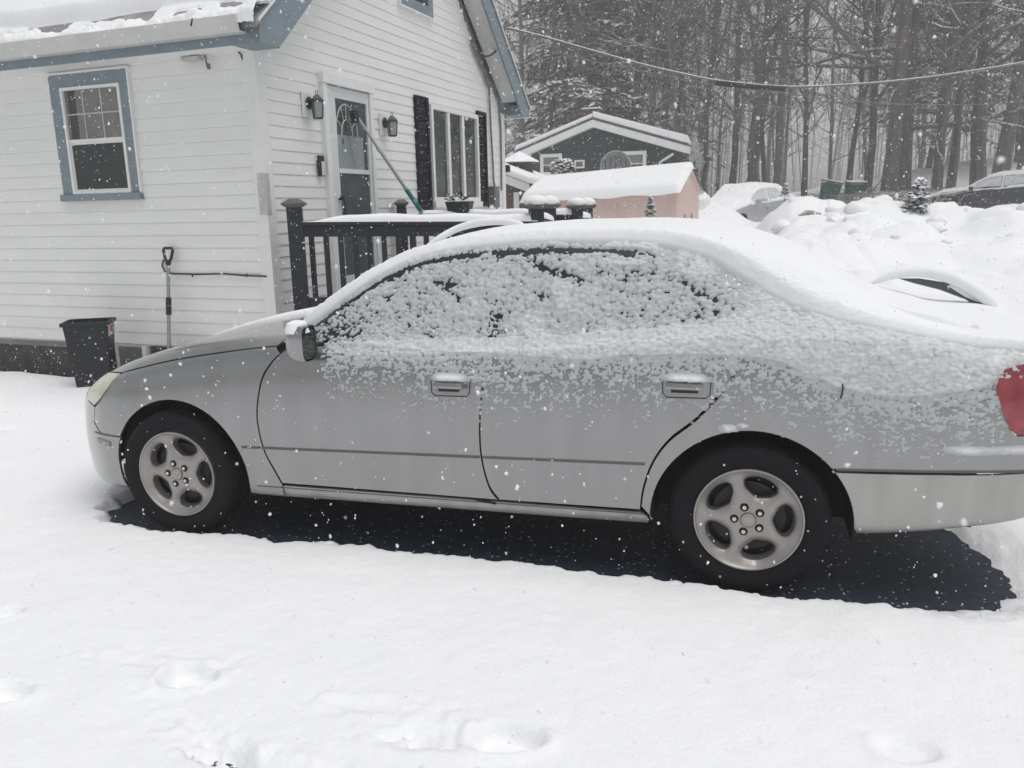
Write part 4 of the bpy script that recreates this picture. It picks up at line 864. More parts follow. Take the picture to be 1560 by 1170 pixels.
# lower limit of the snow on the flank
zlow = pchip([.8, .95, 1.3, 1.67, 2.0, 2.4, 2.6, 2.75, 2.9, 3.02, 3.12, 3.3, 3.5, 3.62, 3.72, 3.95], [.93, .91, .90, .89, .89, .91, .915, .91, .89, .84, .80, .785, .80, .82, .90, .96])(xs)[None, :] + .018 * lf
cov = np.clip(.60 + (Zz - zlow) / .26, .0, 1.0)
fleck = (.62 * np.clip(1 - (zlow - Zz) / .25, 0, 1) ** 1.5 + .10 * lf + .06 * lf2) * sst(.30, .22, zlow - Zz) if False else (.62 * np.clip(1 - (zlow - Zz) / .25, 0, 1) ** 1.5) * (1 + .5 * lf + .4 * lf2)
cov = np.where(Zz < zlow, np.maximum(fleck, 0), cov)
cov = cov * sst(.835, .90, X + .05 * (Zz - .95))
# window glass: clumpy, thin at the front corner, bare slot under the roof edge
winm = (Vv > 6.03) & (Vv < 7.6) & (X < 2.8) & near
wc = .965 + .06 * lf + .09 * lf2
wc = wc - .42 * (1 - sst(.80, 1.12, X)) - .18 * (1 - sst(.95, 1.5, X)) * sst(6.0, 6.4, Vv) * (1 - sst(6.4, 6.8, Vv))
slotc = pchip([.6, 1.0, 1.3, 1.6, 2.0, 2.3, 2.45, 2.8], [6.95, 6.98, 7.06, 7.08, 7.08, 7.02, 6.86, 6.5])(xs)[None, :]
slotw = .055 + .10 * (1 - sst(.8, 1.25, X)) + .07 * fbm(X * 2.3, X * 0, 9, 3)
slot = np.exp(-((Vv - slotc) / np.maximum(slotw, .03)) ** 2) * sst(.62, .8, X) * (1 - sst(2.24, 2.40, X)) * (1 - .9 * np.exp(-((X - 1.62) / .045) ** 2))
wc = wc - 1.15 * slot
for px, pz, ang, l, w_, k in ((1.97, 1.335, -.30, .13, .016, .9), (1.44, 1.285, -.1, .07, .022, .75), (1.50, 1.235, -.5, .06, .012, .6), (2.22, 1.335, .05, .12, .014, .55), (1.9, 1.24, -.4, .04, .012, .5), (2.56, 1.27, -.5, .08, .012, .6), (1.70, 1.12, 1.2, .05, .03, .40), (2.60, 1.18, .2, .1, .02, .3), (.98, 1.05, .1, .12, .03, .25)):
    cx_, sx_ = math.cos(ang), math.sin(ang); a_ = (X - px) * cx_ + (Zz - pz) * sx_; b_ = -(X - px) * sx_ + (Zz - pz) * cx_
    wc = wc - k * np.exp(-((a_ / l) ** 4) - (b_ / w_) ** 2)
bl = winm * sst(.0, .035, dz) * (1 - sst(2.70, 2.80, X)); cov = cov * (1 - bl) + np.where(np.isfinite(wc), wc, 0) * bl
t_side = (.019 - .002 * fine_) * (clump - cut(cov))
t_side = t_side + .001 * near * sst(.84, .95, X) * np.exp(-((dz + .03) / .04) ** 2)
# thick soft blanket on top
vT = pchip([.5, .75, 1.3, 2.3, 2.6, 2.85, 3.1, 3.35, 3.6, 3.95], [6.9, 7.22, 7.30, 7.25, 6.92, 6.5, 6.2, 6.0, 5.9, 5.9])(xs)[None, :]
top = sst(0, .42, Vv - vT - .05 * lf2) * sst(.60, .74, X + .10 * (Vv > 9))
tt = .056 + .006 * fbm(X * 1.6, G * 1.6, 12, 3) + .0022 * lf2 + .0012 * fbm(X * 45, G * 45, 33, 2)
rear = sst(2.95, 3.3, X)
tt = tt * (1 - .25 * rear) + .02 * np.exp(-((X - 3.47) / .14) ** 2) * (Vv > 7.6)
fade = np.clip((Vv - vT) / 1.2, 0, 1)
t_top = np.where(top > .02, top * (tt + .014 * (1 - fade) * clump * (1 - .2 * rear)), -.05)
t = np.maximum(t_side, t_top)
# hood: bare on this side, a drift left along the far edge
hood = X < .64
far_h = .034 * sst(9.5, 11.2, Vv + .4 * lf) * sst(-.74, -.5, X) + .0
thin = .0 * lf
t = np.where(hood & (Vv > 6.2), np.where(Vv > 8.6, far_h + .0015 * clump - .003, -.01), t)
t = np.where(hood & (Vv <= 6.2), -.01, t)
# ledge of snow on the rear bumper moulding, crumbs on the rear arch
led = sst(3.46, 3.60, X) * np.exp(-((Zz - (.672 + .012 * lf + .012 * sst(3.6, 3.9, X))) / .016) ** 2)
t = np.maximum(t, led * (.010 + .012 * clump) * (.6 + .8 * vnoise(X * 9, X * 0, 83)) - .003)
for px, pz, r in ((2.705, .72, .035), (2.76, .735, .02), (3.09, .605, .016)): t = np.maximum(t, .022 * np.exp(-(((X - px) / r) ** 2 + ((Zz - pz) / (r * .45)) ** 2)) * (.4 + clump) - .004)
hnd = (np.exp(-(((X - 1.50) / .075) ** 4) - ((Zz - .882) / .020) ** 2) + np.exp(-(((X - 2.53) / .08) ** 4) - ((Zz - .918) / .020) ** 2))
t = np.maximum(t, hnd * (.020 + .012 * clump) - .004)
for xa, xb, za, zb2 in ((1.405, 1.605, .800, .868), (2.43, 2.64, .838, .905)):
    t = np.where((X > xa) & (X < xb) & (Zz > za) & (Zz < zb2), np.minimum(t, -.008), t)
for cx, cz, r in (FA, RA): t = np.where(np.hypot(X - cx, Zz - cz) < r + .004, -.01, t)
t = np.where(t > 0, t, np.maximum(t * 2, -.010) - .004)
t[:, 0] = -.01; t[:, -1] = -.01; t[0] = -.01
W = Ps + Ns * t[..., None]
W[..., 2] += .35 * np.maximum(t_top, 0) * (1 - sst(7.6, 9, np.minimum(Vv, 20 - Vv))) * 0
I = np.arange(X.size).reshape(X.shape); Fq = np.stack([I[:-1, :-1].ravel(), I[:-1, 1:].ravel(), I[1:, 1:].ravel(), I[1:, :-1].ravel()], 1)
tk = t.ravel()[Fq].max(1) > 0
used = np.unique(Fq[tk]); remap = np.full(X.size, -1); remap[used] = np.arange(len(used))
SNOWT = mat('snow_crust', (.85, .858, .872), .8, spec=.2, bump=.002, bscale=190); nn_ = SNOWT.node_tree     # thin crust lets the dark glass and paint through
at_ = nn_.nodes.new('ShaderNodeAttribute'); at_.attribute_name = 'depth'; mr_ = nn_.nodes.new('ShaderNodeMapRange'); mr_.inputs[1].default_value = .002; mr_.inputs[2].default_value = .026
mx_ = nn_.nodes.new('ShaderNodeMix'); mx_.data_type = 'RGBA'; mx_.inputs['A'].default_value = (.47, .483, .498, 1); mx_.inputs['B'].default_value = (.85, .858, .872, 1)
nn_.links.new(at_.outputs['Fac'], mr_.inputs[0]); nn_.links.new(mr_.outputs[0], mx_.inputs['Factor']); nn_.links.new(mx_.outputs['Result'], nn_.nodes['Principled BSDF'].inputs['Base Color'])
me_ = mesh_np('snow_blanket', W.reshape(-1, 3)[used], remap[Fq[tk]], SNOWT); ad_ = me_.attributes.new('depth', 'FLOAT', 'POINT'); ad_.data.foreach_set('value', np.ascontiguousarray(t.ravel()[used], np.float32))
o = link('snow_blanket', me_); tag(o, 'fresh clumpy snow blanket clinging to roof, windows and flank of silver sedan', 'snow', kind='stuff')
# lifted curls of crusted snow beyond the roof edge
def curl(name, pts, r, label, glass):
    P = np.array([ony(u, v, y) for u, v, y in pts]); c = P.mean(0); o = tag(empty(name, tuple(c)), label, 'snow ridge')
    q = curve3(P - c, 8); k = len(q); rr = np.interp(np.linspace(0, 1, k), [0, .15, .5, .85, 1], [.25, .8, 1, .9, .25]) * r
    b = MB(); b.tube(q, rr, 12); b.build('crust', SNOWC, o, smooth=True)
    return o, c
def curve3(P, n):
    P = np.vstack([2 * P[0] - P[1], P, 2 * P[-1] - P[-2]]); o = []
    for i in range(1, len(P) - 2):
        for t_ in np.linspace(0, 1, n, endpoint=False):
            p0, p1, p2, p3 = P[i - 1:i + 3]; o.append(.5 * (2 * p1 + (-p0 + p2) * t_ + (2 * p0 - 5 * p1 + 4 * p2 - p3) * t_ * t_ + (-p0 + 3 * p1 - 3 * p2 + p3) * t_ ** 3))
    o.append(P[-2]); return np.array(o)
curl('snow_ridge', [(650, 374, 1.35), (672, 361, 1.4), (700, 347, 1.45), (735, 338.5, 1.45), (768, 337.5, 1.45), (792, 343, 1.4), (800, 350, 1.35)], .024, 'thin arched ridge of snow over far front edge of the sedan roof', None)
o, c = curl('snow_ridge', [(1325, 432, 1.0), (1362, 418, 1.0), (1400, 413.5, 1.0), (1440, 420, 1.0), (1478, 438, 1.0), (1505, 458, 1.0), (1520, 476, 1.0)], .030, 'curled arch of snow lifted above the sedan rear glass', None)
gp = [(1370, 424), (1400, 424), (1440, 430), (1478, 446), (1500, 462), (1512, 474), (1503, 473), (1472, 456), (1432, 441), (1392, 431)]
b = MB(); P = np.array([ony(u, v, 1.02) for u, v in gp]) - c; b.prism(P, (0, .02, -.004)); b.build('exposed_glass', mat('exposed_glass', (.05, .065, .072), .12, col2=(.10, .115, .12), vscale=5), o)
b = MB(); P = np.array([ony(u, v, 1.015) for u, v in [(1443, 435), (1452, 434), (1478, 446), (1498, 459), (1492, 461), (1470, 452)]]) - c; b.prism(P, (0, .004, 0)); b.build('snow_smear', SNOW, o)

# ------------------------------------------------------------------ background buildings
def axisdir(p, q): d = np.array(q[:2]) - np.array(p[:2]); return d / np.hypot(*d)
# pink shelter
pr, plft = at(1031, 300, 15.0), at(801, 305, 16.2)
d = axisdir(plft, pr); n = np.array([-d[1], d[0]]); Ls = np.hypot(*(pr[:2] - plft[:2])); gz = .5
shed = tag(empty('storage_shelter', (plft[0], plft[1], gz), math.atan2(d[1], d[0])), 'long pale pink storage shelter under a thick slab of snow', 'shed')
ze0, ze1, zr0, zr1, wd = 1.72 - gz, 1.80 - gz, 2.10 - gz, 2.27 - gz, 2.1
b = MB(); b.prism([(0, 0, 0), (Ls, 0, 0), (Ls, 0, ze1), (0, 0, ze0)], (0, .03, 0)); b.build('side_wall', PINK, shed)
b = MB(); b.prism([(Ls - .03, .03, 0), (Ls - .03, wd, 0), (Ls - .03, wd, ze1), (Ls - .03, wd / 2, zr1), (Ls - .03, .03, ze1)], (.03, 0, 0)); gw = b.build('gable_wall', PINKD, shed)
for yy in (.72, 1.38): box('door_slot', gw, mat('slot', (.10, .07, .07), .8), (Ls + .002, Ls + .012, yy - .02, yy + .02, .55, 1.05 - .15))
b = MB(); b.prism([(.0, .03, 0), (.0, wd, 0), (.0, wd, ze0), (.0, wd / 2, zr0), (.0, .03, ze0)], (.03, 0, 0)); b.build('gable_wall', PINKD, shed)
b = MB(); b.bx(0, Ls, wd, wd + .03, 0, ze0); b.build('side_wall', PINK, shed)
for x in (.75, Ls - .12, 1.9): box('wall_rib', shed, PINKD, (x, x + .02, -.012, -.001, 0, ze0 - .05))
for s in (0, 1):
    b = MB(); ya = -.06 if s == 0 else wd + .06
    b.add([(-.05, ya, ze0 - .02), (Ls + .05, ya, ze1 - .02), (Ls + .05, wd / 2, zr1), (-.05, wd / 2, zr0), (-.05, ya, ze0 + .01), (Ls + .05, ya, ze1 + .01), (Ls + .05, wd / 2, zr1 + .03), (-.05, wd / 2, zr0 + .03)], [(3, 2, 1, 0), (4, 5, 6, 7), (0, 1, 5, 4), (1, 2, 6, 5), (2, 3, 7, 6), (3, 0, 4, 7)]); b.build('roof_sheet', PINK, shed)
u_ = np.linspace(0, 1, 60); w_ = np.linspace(0, 1, 40); Uu, Ww = np.meshgrid(u_, w_)
xx = -.09 + Uu * (Ls + .18); yy = -.14 + Ww * (wd + .28); r_ = 1 - np.abs(Ww - .5) * 2
zz = (ze0 + (ze1 - ze0) * Uu) + ((zr0 - ze0) + (zr1 - zr0 - ze1 + ze0) * Uu) * np.clip(r_ * 1.06, 0, 1) + .02
edge = np.minimum(np.minimum(r_ / .10, 1), np.minimum(Uu / .02, (1 - Uu) / .02)); zz = zz + .11 * np.clip(edge, 0, 1) ** .5 * (1 + .12 * fbm(Uu * 6, Ww * 4, 5, 3)) - .05 * np.clip(1 - edge, 0, 1) * (.4 + vnoise(Uu * 7, Ww * 0, 4))
I = np.arange(xx.size).reshape(xx.shape); Fq = np.stack([I[:-1, :-1].ravel(), I[:-1, 1:].ravel(), I[1:, 1:].ravel(), I[1:, :-1].ravel()], 1)
link('roof_snow', mesh_np('roof_snow', np.stack([xx.ravel(), yy.ravel(), zz.ravel()], 1), Fq, SNOW), shed)
# dark house with white rakes
cL, cR = at(806, 300, 34.5), at(1030, 300, 33.0); d = axisdir(cL, cR); Lh = np.hypot(*(cR[:2] - cL[:2])); hz0 = 1.1
dh = tag(empty('dark_house', (cL[0], cL[1], hz0), math.atan2(d[1], d[0])), 'dark green gabled house with white trim, red chimney and snowy roof', 'house')
ez, pk, px_ = at(806, 235, 34.5)[2] - hz0, at(905, 186, 33.8)[2] - hz0, np.hypot(*(at(905, 300, 33.9)[:2] - cL[:2]))
b = MB(); b.prism([(0, 0, 0), (Lh, 0, 0), (Lh, 0, ez), (px_, 0, pk - .2), (0, 0, ez)], (0, 7, 0)); b.build('wall', DKHOUSE, dh)
zc = .1
while zc < pk - .3:
    hfx = 0 if zc < ez else (zc - ez) / (pk - .2 - ez)
    a0, a1 = px_ * hfx + .02, Lh - (Lh - px_) * hfx - .02
    if a1 - a0 > .2: box('siding_board', dh, DKHOUSE, (a0, a1, -.02, -.001, zc, zc + .02))
    zc += .2
for x0, x1, z0, z1 in ((.02, .12, 0, ez),): box('corner_board', dh, WHITE, (x0, x1, -.04, -.021, z0, z1))
for s, (xa, za) in enumerate(((-.55, ez - .28), (Lh + .55, ez - .28))):
    b = MB(); b.prism([(xa, -.35, za), (px_, -.35, pk - .28), (px_, -.35, pk), (xa, -.35, za + .28)], (0, .04, 0)); b.build('rake_board', WHITE, dh)
    b = MB(); b.prism([(xa, -.34, za + .285), (px_, -.34, pk + .005), (px_, -.34, pk + .10), (xa, -.34, za + .38)], (0, 7.8, 0)); b.build('roof_slope', SHING, dh)
    b = MB(); zs0 = .22 if s == 0 else .34; b.prism([(xa, -.38, za + .39), (px_, -.38, pk + .105), (px_, -.38, pk + .105 + zs0 * .7), ((xa * .97 + px_ * .03), -.38, za + .39 + zs0)], (0, 7.9, 0)); b.build('roof_snow', SNOW, dh, bevel=.06)
    b = MB(); b.prism([(xa, -.30, za + .0), (px_, -.30, pk - .28), (px_, -.30, pk - .26), (xa, -.30, za + .02)], (0, .30, 0)); b.build('rake_soffit', WHITE, dh)
def hx(u): return float(np.hypot(*(at(u, 300, 34.5 - 1.5 * (u - 806) / 224)[:2] - cL[:2])))
def hz(u, v): return at(u, v, 34.5 - 1.5 * (u - 806) / 224)[2] - hz0
for ua, ub, va, vb in ((824, 857, 236, 268), (948, 984, 232, 268)):
    x0, x1, z0, z1 = hx(ua), hx(ub), hz(ua, vb), hz(ua, va); b = MB(); frame(b, x0, x1, z0, z1, .14, .022, .07, 'front'); o = b.build('window', WHITE, dh)
    box('pane', o, CURTAIN, (x0 + .141, x1 - .141, -.04, -.023, (z0 + z1) / 2, z1 - .141)); box('pane', o, WGLASS, (x0 + .141, x1 - .141, -.04, -.023, z0 + .141, (z0 + z1) / 2 - .04)); box('meeting_rail', o, WHITE, (x0 + .14, x1 - .14, -.06, -.024, (z0 + z1) / 2 - .039, (z0 + z1) / 2 - .001))
x0, x1, z0, z1 = hx(876), hx(891), hz(876, 257), hz(876, 245); b = MB(); frame(b, x0, x1, z0, z1, .06, .022, .12, 'front'); o = b.build('wall_vent', WHITE, dh); box('vent_grille', o, BROWN, (x0 + .061, x1 - .061, -.09, -.023, z0 + .061, z1 - .061))
b = MB(); b.tube([(hx(1025), -.3, hz(1025, 236)), (hx(1008), -.15, hz(1008, 246)), (hx(1004), -.08, hz(1004, 249)), (hx(1004), -.08, 0)], .05, 6); b.build('downspout', WHITE, dh)
xch = hx(893); b = MB(); b.bx(xch - .38, xch + .38, 1.2, 1.8, pk - .8, pk + .60); ch = b.build('chimney', BRICK, dh); box('chimney_snow', ch, SNOW, (xch - .40, xch + .40, 1.18, 1.82, pk + .601, pk + .65))
# frost-covered vine hanging off the right eave
b = MB()
for i in range(380):
    a = random.uniform(-.5, 1.5); rr = .55 * math.sqrt(random.random()); c = np.array([Lh + .55 + rr * math.cos(a) * .8, -.3 + random.uniform(-.3, .3), ez - .1 + rr * math.sin(a) * 1.1 - random.random() * .5]); dd = np.array([random.uniform(-.05, .12), random.uniform(-.05, .05), random.uniform(-.22, .05)])
    nn = np.array([.025, 0, .0]); b.add([c - nn, c + nn, c + dd], [(0, 1, 2)])
b.build('frosted_vine', mat('frosted_twigs', (.42, .42, .42), .8, var=.3), dh)
# round grey disc (dish) standing behind the shelter
c = at(938, 254, 24); ds = tag(empty('satellite_dish', tuple(c)), 'round grey mesh dish in front of the dark house', 'dish')
fw_ = (CC - c); fw_[2] = 0; fw_ /= np.linalg.norm(fw_); rt = np.array([-fw_[1], fw_[0], 0]); R_ = .45
b = MB(); V = [np.zeros(3) - fw_ * .10]; nr, na = 6, 32
for i in range(1, nr + 1):
    for j in range(na): a = 2 * math.pi * j / na; r = R_ * i / nr; V.append(rt * r * math.cos(a) + np.array([0, 0, 1]) * r * math.sin(a) - fw_ * (.10 - .10 * (i / nr) ** 2))
Fc = [(0, 1 + j, 1 + (j + 1) % na) for j in range(na)] + [(1 + i * na + j, 1 + (i + 1) * na + j, 1 + (i + 1) * na + (j + 1) % na, 1 + i * na + (j + 1) % na) for i in range(nr - 1) for j in range(na)]
b.add(V, Fc); b.build('reflector', MESHG, ds, smooth=True)
b = MB(); b.tube([rt * R_ * math.cos(t_) + np.array([0, 0, R_ * math.sin(t_)]) for t_ in np.linspace(0, 2 * math.pi, 33)], .022, 6); b.build('rim', mat('dish_rim', (.33, .33, .33), .6), ds)
for j in range(5): part('rib', ds, DKHOUSE, tube=[([rt * (-.3 + .15 * j) - np.array([0, 0, .34 - abs(j - 2) * .06]) + fw_ * .02, rt * (-.3 + .15 * j) + np.array([0, 0, .34 - abs(j - 2) * .06]) + fw_ * .02], .012, 5)])
part('mast', ds, CABG, tube=[([np.array([0, 0, -.3]) - fw_ * .1, np.array([0, 0, -2.0]) - fw_ * .1], .04, 8)])
# low garage behind the house corner, cupola on its ridge
gc = at(806, 285, 17.5); ga_ = math.radians(4)
gar = tag(empty('garage', (gc[0], gc[1], .6), ga_), 'low garage with brown gable and snow-covered roof behind the white house', 'garage')
ge = gc[2] - .6; gw_ = 2.6; gp_ = .40
b = MB(); b.prism([(-gw_ * 2 + .2, .1, 0), (-.2, .1, 0), (-.2, .1, ge - .05), (-gw_, .1, ge + gw_ * gp_ - .1), (-gw_ * 2 + .2, .1, ge - .05)], (0, 5, 0)); b.build('wall', BROWN, gar)
for s in (0, 1):
    X_ = (lambda x: x) if s == 0 else (lambda x: -2 * gw_ - x)
    b = MB(); b.prism([(X_(0), 0, ge - .12), (X_(-gw_), 0, ge + gw_ * gp_ - .12), (X_(-gw_), 0, ge + gw_ * gp_ + .06), (X_(0), 0, ge + .06)], (0, .05, 0)); b.build('rake_board', WHITE, gar)
    b = MB(); b.prism([(X_(0), -.02, ge + .065), (X_(-gw_), -.02, ge + gw_ * gp_ + .065), (X_(-gw_), -.02, ge + gw_ * gp_ + .24), (X_(.0), -.02, ge + .22)], (0, 5.4, 0)); b.build('roof_snow', SNOW, gar, bevel=.05)
    box('corner_trim', gar, WHITE, (X_(-.3) - .06, X_(-.3) + .06, .06, .098, 0, ge - .1))
cq = at(791, 244, 20.5); cu = tag(empty('cupola', tuple(cq)), 'small snow-capped lantern roof above the garage', 'cupola')
b = MB(); b.lathe([(.0, .22), (.12, .17), (.50, -.03), (.52, -.06), (.0, -.06)], (0, 0, 0), 8); b.build('snow_cap', SNOW, cu); b = MB(); b.lathe([(.36, -.061), (.36, -.4), (0, -.4)], (0, 0, 0), 8); b.build('base', CONC, cu)
b = MB(); b.lathe([(.49, -.062), (.50, -.09), (.37, -.10)], (0, 0, 0), 8); b.build('eave_ring', SHING, cu)
pb = tag(empty('wall_fixture', tuple(at(768, 257, 12.6))), 'small black fixture sticking out past the house corner', 'fixture'); part('body', pb, BLACKP, bevel=.01, box=[((.05, 0, 0), (.09, .06, .11))]); part('arm', pb, BLACKP, tube=[([(-.2, 0, .02), (.04, 0, 0)], .012, 6)])
sk = at(772, 305, 11.2); gi = tag(empty('garden_tools', (sk[0], sk[1], ground(sk[0], sk[1]))), 'dark leaning garden tools bundled at the far house corner', 'tools')
for i, (a, l) in enumerate(((0, 1.3), (.05, 1.2), (.1, 1.25))): part('handle', gi, CABLE, tube=[([(a, 0, 0), (a - .12, .1, l)], .02, 6)])

# ------------------------------------------------------------------ parked vehicles in the background
def bgcar(name, label, nosept, heading, sz, body, snowt, glassm):
    """low-detail car: same kind of body loft, nose at nosept"""
    o = tag(empty(name, nosept, heading), label, 'car')
    def T(P): Q = np.array(P, float).reshape(-1, 3).copy(); Q[:, 0] += .865; Q[:, 1] -= YC; return Q * np.array([1, 1, sz])
    xs = np.linspace(-.862, 3.965, 90); vs_ = np.linspace(.3, 19.7, 78); A, B = np.meshgrid(xs, vs_); S_ = surf(A, B); I = np.arange(A.size).reshape(A.shape)
    Fq = np.stack([I[:-1, :-1].ravel(), I[:-1, 1:].ravel(), I[1:, 1:].ravel(), I[1:, :-1].ravel()], 1); cw = S_.reshape(-1, 3)[Fq].mean(1); kp = np.ones(len(Fq), bool)
    for cx, cz, r in (FA, RA): kp &= np.hypot(cw[:, 0] - cx, cw[:, 2] - cz) > r
    link('body', mesh_np('body', T(S_), Fq[kp], body), o)
    for poly in (fwp, rwp):
        V, F_ = panel(poly, off=.008, skirt=0, gridx=.08, gridv=.4); link('window', mesh_np('window', T(V), F_, glassm), o)
        V2 = V.copy(); V2[:, 1] = 2 * YC - V2[:, 1]; link('window', mesh_np('window', T(V2), F_[:, ::-1], glassm), o)
    A, B = np.meshgrid(np.linspace(-.80, 3.94, 110), np.linspace(5.0, 15.0, 60)); S_ = surf(A, B); N_ = surfn(A, B)
    tt = snowt * (.75 + .5 * fbm(A * 2, B * .5, 91, 3)) * np.clip(np.minimum(B - 5.0, 15.0 - B) * .9, 0, 1) ** .8 - .012 + .02 * fbm(A * 5, B * 2, 95, 3)
    for pw_ in (fw, rw + [(2.4, 1.125), (2.0, 1.085)]): tt = np.where((polydist(A, S_[..., 2], np.array(pw_)) > -.01) & (np.minimum(B, 20 - B) < 7.5), -.02, tt)
    tt = np.where((np.minimum(B, 20 - B) < 7.5) & (A > .72) & (A < 2.8) & (np.minimum(B, 20 - B) > 6.1), np.minimum(tt, .02), tt)
    I = np.arange(A.size).reshape(A.shape); Fq = np.stack([I[:-1, :-1].ravel(), I[:-1, 1:].ravel(), I[1:, 1:].ravel(), I[1:, :-1].ravel()], 1)
    so = link('snow_cap', mesh_np('snow_cap', T(S_ + N_ * tt[..., None]), Fq, SNOW), o)
    for x in (0, 2.8):
        for s in (1, -1):
            w_ = empty('wheel'); w_.parent = o; w_.location = (x + .865, -.86 * s, .33 * sz); w_.rotation_euler = (0, 0, 0 if s > 0 else math.pi); link('tyre', WM['tyre'], w_); link('rim', WM['rim'], w_)
    for xm in (.80,):
        for s in (1, -1): b = MB(); b.box((xm + .865, -.98 * s, 1.02 * sz), (.12, .16, .13)); b.build('wing_mirror', body, o, bevel=.02)
    for xh in (1.5, 2.5): b = MB(); b.box((xh + .865, -.905, .84 * sz), (.17, .03, .04)); b.build('handle', body, o)
    b = MB(); b.box((.42, -.70, .66 * sz), (.16, .10, .13)); b.build('headlight', LAMP, o, bevel=.02)
    return o
np_ = at(1408, 318, 29); bgcar('parked_suv', 'dark navy car with snowed roof parked before the hill at right', (np_[0], np_[1], .80), math.radians(-26), 1.05, SUVM, .09, FROST)
np_ = at(1068, 325, 24.5); bgcar('parked_hatchback', 'pale snow-buried car parked beside the pink shelter', (np_[0], np_[1], .50), math.radians(60), 1.08, PALEC, .12, FROST)
# green carts
def cart(u, v, Z, tilt, lab):
    p = at(u, v, Z); o = tag(empty('wheeled_cart', tuple(p), .3), lab, 'cart', 'green carts by the snowbank'); o.rotation_euler = (0, tilt, .25)
    shell(.22, .26, .29, .33, 0, .86, .05).build('cart_body', GREENB, o, bevel=.015)
    b = MB(); b.prism([(-.32, -.38, .87), (.32, -.38, .87), (.32, .36, .93), (-.32, .36, .93)], (0, 0, .05)); b.build('lid', GREENB, o, bevel=.012)
    b = MB(); b.prism([(-.31, -.36, .925), (.31, -.36, .925), (.31, .34, .985), (-.31, .34, .985)], (0, 0, .035)); b.build('lid_snow', SNOW, o, bevel=.01)
    b = MB(); b.tube([(-.27, .40, .85), (.27, .40, .85)], .02, 6); b.build('handle_bar', GREENB, o)
    for s in (-1, 1): b = MB(); b.lathe([(0, -.03), (.12, -.03), (.12, .03), (0, .03)], (0, 0, 0), 16); b.v = [(s * .25 + q[2], .27 + q[0], .10 + q[1]) for q in b.v]; b.build('cart_wheel', RUBBER, o)
cart(1301, 316, 31, 0, 'upright green wheeled cart, right one of the pair'); cart(1258, 315, 30.5, .20, 'tilted green wheeled cart with snow on its lid, left one of the pair')

# ------------------------------------------------------------------ small snowy evergreens, snow boulders
def shrub(u, v, Z, h, r, lab, name='dwarf_spruce', lean=0, rnd=0):
    p = at(u, v, Z); o = tag(empty(name, tuple(p)), lab, 'shrub'); rs = np.random.default_rng(int(u)); b = MB(); s = MB(); nn = 700
    for i in range(nn):
        t_ = rs.random() ** .8; prof = (1 - t_) ** .75 * (.75 + .35 * math.sin(t_ * 24)) if not rnd else math.sqrt(max(0, 1 - (2 * t_ - .9) ** 2 * .8)) * .9
        a = rs.random() * 6.283; rr = r * prof * (.75 + .3 * rs.random()); c = np.array([rr * math.cos(a) + lean * t_ * h, rr * math.sin(a), h * (.04 + .96 * t_)])
        l = r * .34 * (.6 + .6 * rs.random()); dd = np.array([math.cos(a), math.sin(a), rs.uniform(-.5, .5)]) * l; w = np.array([-math.sin(a), math.cos(a), rs.uniform(-.3, .3)]) * l * .45
        b.add([c - w, c + dd, c + w, c - dd * .6], [(0, 1, 2, 3)])
        if i % 3 == 0:
            q = c + dd * .35 + np.array([0, 0, l * .25]); k = l * .55; n6 = 6; V = [q + np.array([0, 0, k * .5])] + [q + np.array([k * math.cos(j * 1.047 + a), k * math.sin(j * 1.047 + a), -k * .15 * rs.random()]) for j in range(6)] + [q - np.array([0, 0, k * .3])]
            s.add(V, [(0, 1 + j, 1 + (j + 1) % 6) for j in range(6)] + [(7, 1 + (j + 1) % 6, 1 + j) for j in range(6)])
    b.build('foliage', SHRUBM, o); s.build('snow_tufts', SNOWC, o, smooth=True)['kind'] = 'stuff'
    part('stem', o, BARK, tube=[([(0, 0, -.15), (lean * h * .8, 0, h * .8)], [r * .12, r * .03], 6)])
shrub(1388, 343, 11.0, .60, .21, 'chunky snow-tufted dwarf spruce on the bank before the dark navy car', lean=.12)
shrub(990, 334, 12.5, .34, .10, 'tiny snow-flecked spruce before the pink shelter')
shrub(1196, 300, 16, .26, .10, 'little spruce tip poking from the big snow mound')
shrub(857, 272, 19, .42, .27, 'rounded frosted shrub behind the pink shelter roof', name='frosted_shrub', rnd=1)
def boulder(u, v, Z, r, sq, lab, seed, m=SNOW):
    p = at(u, v, Z); bm = bmesh.new(); bmesh.ops.create_icosphere(bm, subdivisions=4 if r > .2 else 3, radius=1.0)
    co = np.array([w_.co[:] for w_ in bm.verts]); k = 1 + .28 * fbm(co[:, 0] * 1.1 + seed, co[:, 1] * 1.1 + co[:, 2] * 1.7, seed, 3) + .05 * fbm(co[:, 0] * 6, co[:, 1] * 6 + co[:, 2] * 5, seed + 3, 2)
    # chip flat facets
    rs = np.random.default_rng(seed); P = co * k[:, None]
    for _ in range(7):
        dv = rs.normal(size=3); dv /= np.linalg.norm(dv); dd = P @ dv; P = P - np.outer(np.maximum(dd - .80, 0) * .85, dv)
    for w_, q in zip(bm.verts, P): w_.co = Vector(q * np.array([r, r, r * sq]))
    for f in bm.faces: f.smooth = True
    me = bpy.data.meshes.new('snow_boulder'); bm.to_mesh(me); bm.free(); me.materials.append(m); o = link('snow_boulder', me); o.location = p; tag(o, lab, 'snow chunk', 'chunks in the ploughed bank'); return o
boulder(1437, 372, 10.6, .26, .80, 'largest rounded snow chunk on the ploughed bank below the dwarf spruce', 3)
boulder(1392, 366, 10.9, .20, .7, 'jagged snow chunk wedged left of the largest chunk', 5)
boulder(1425, 346, 11.6, .30, .55, 'low snow chunk resting behind the largest chunk', 8)
boulder(1535, 374, 10.2, .22, .75, 'lumpy snow chunk at the right edge of the bank', 12)
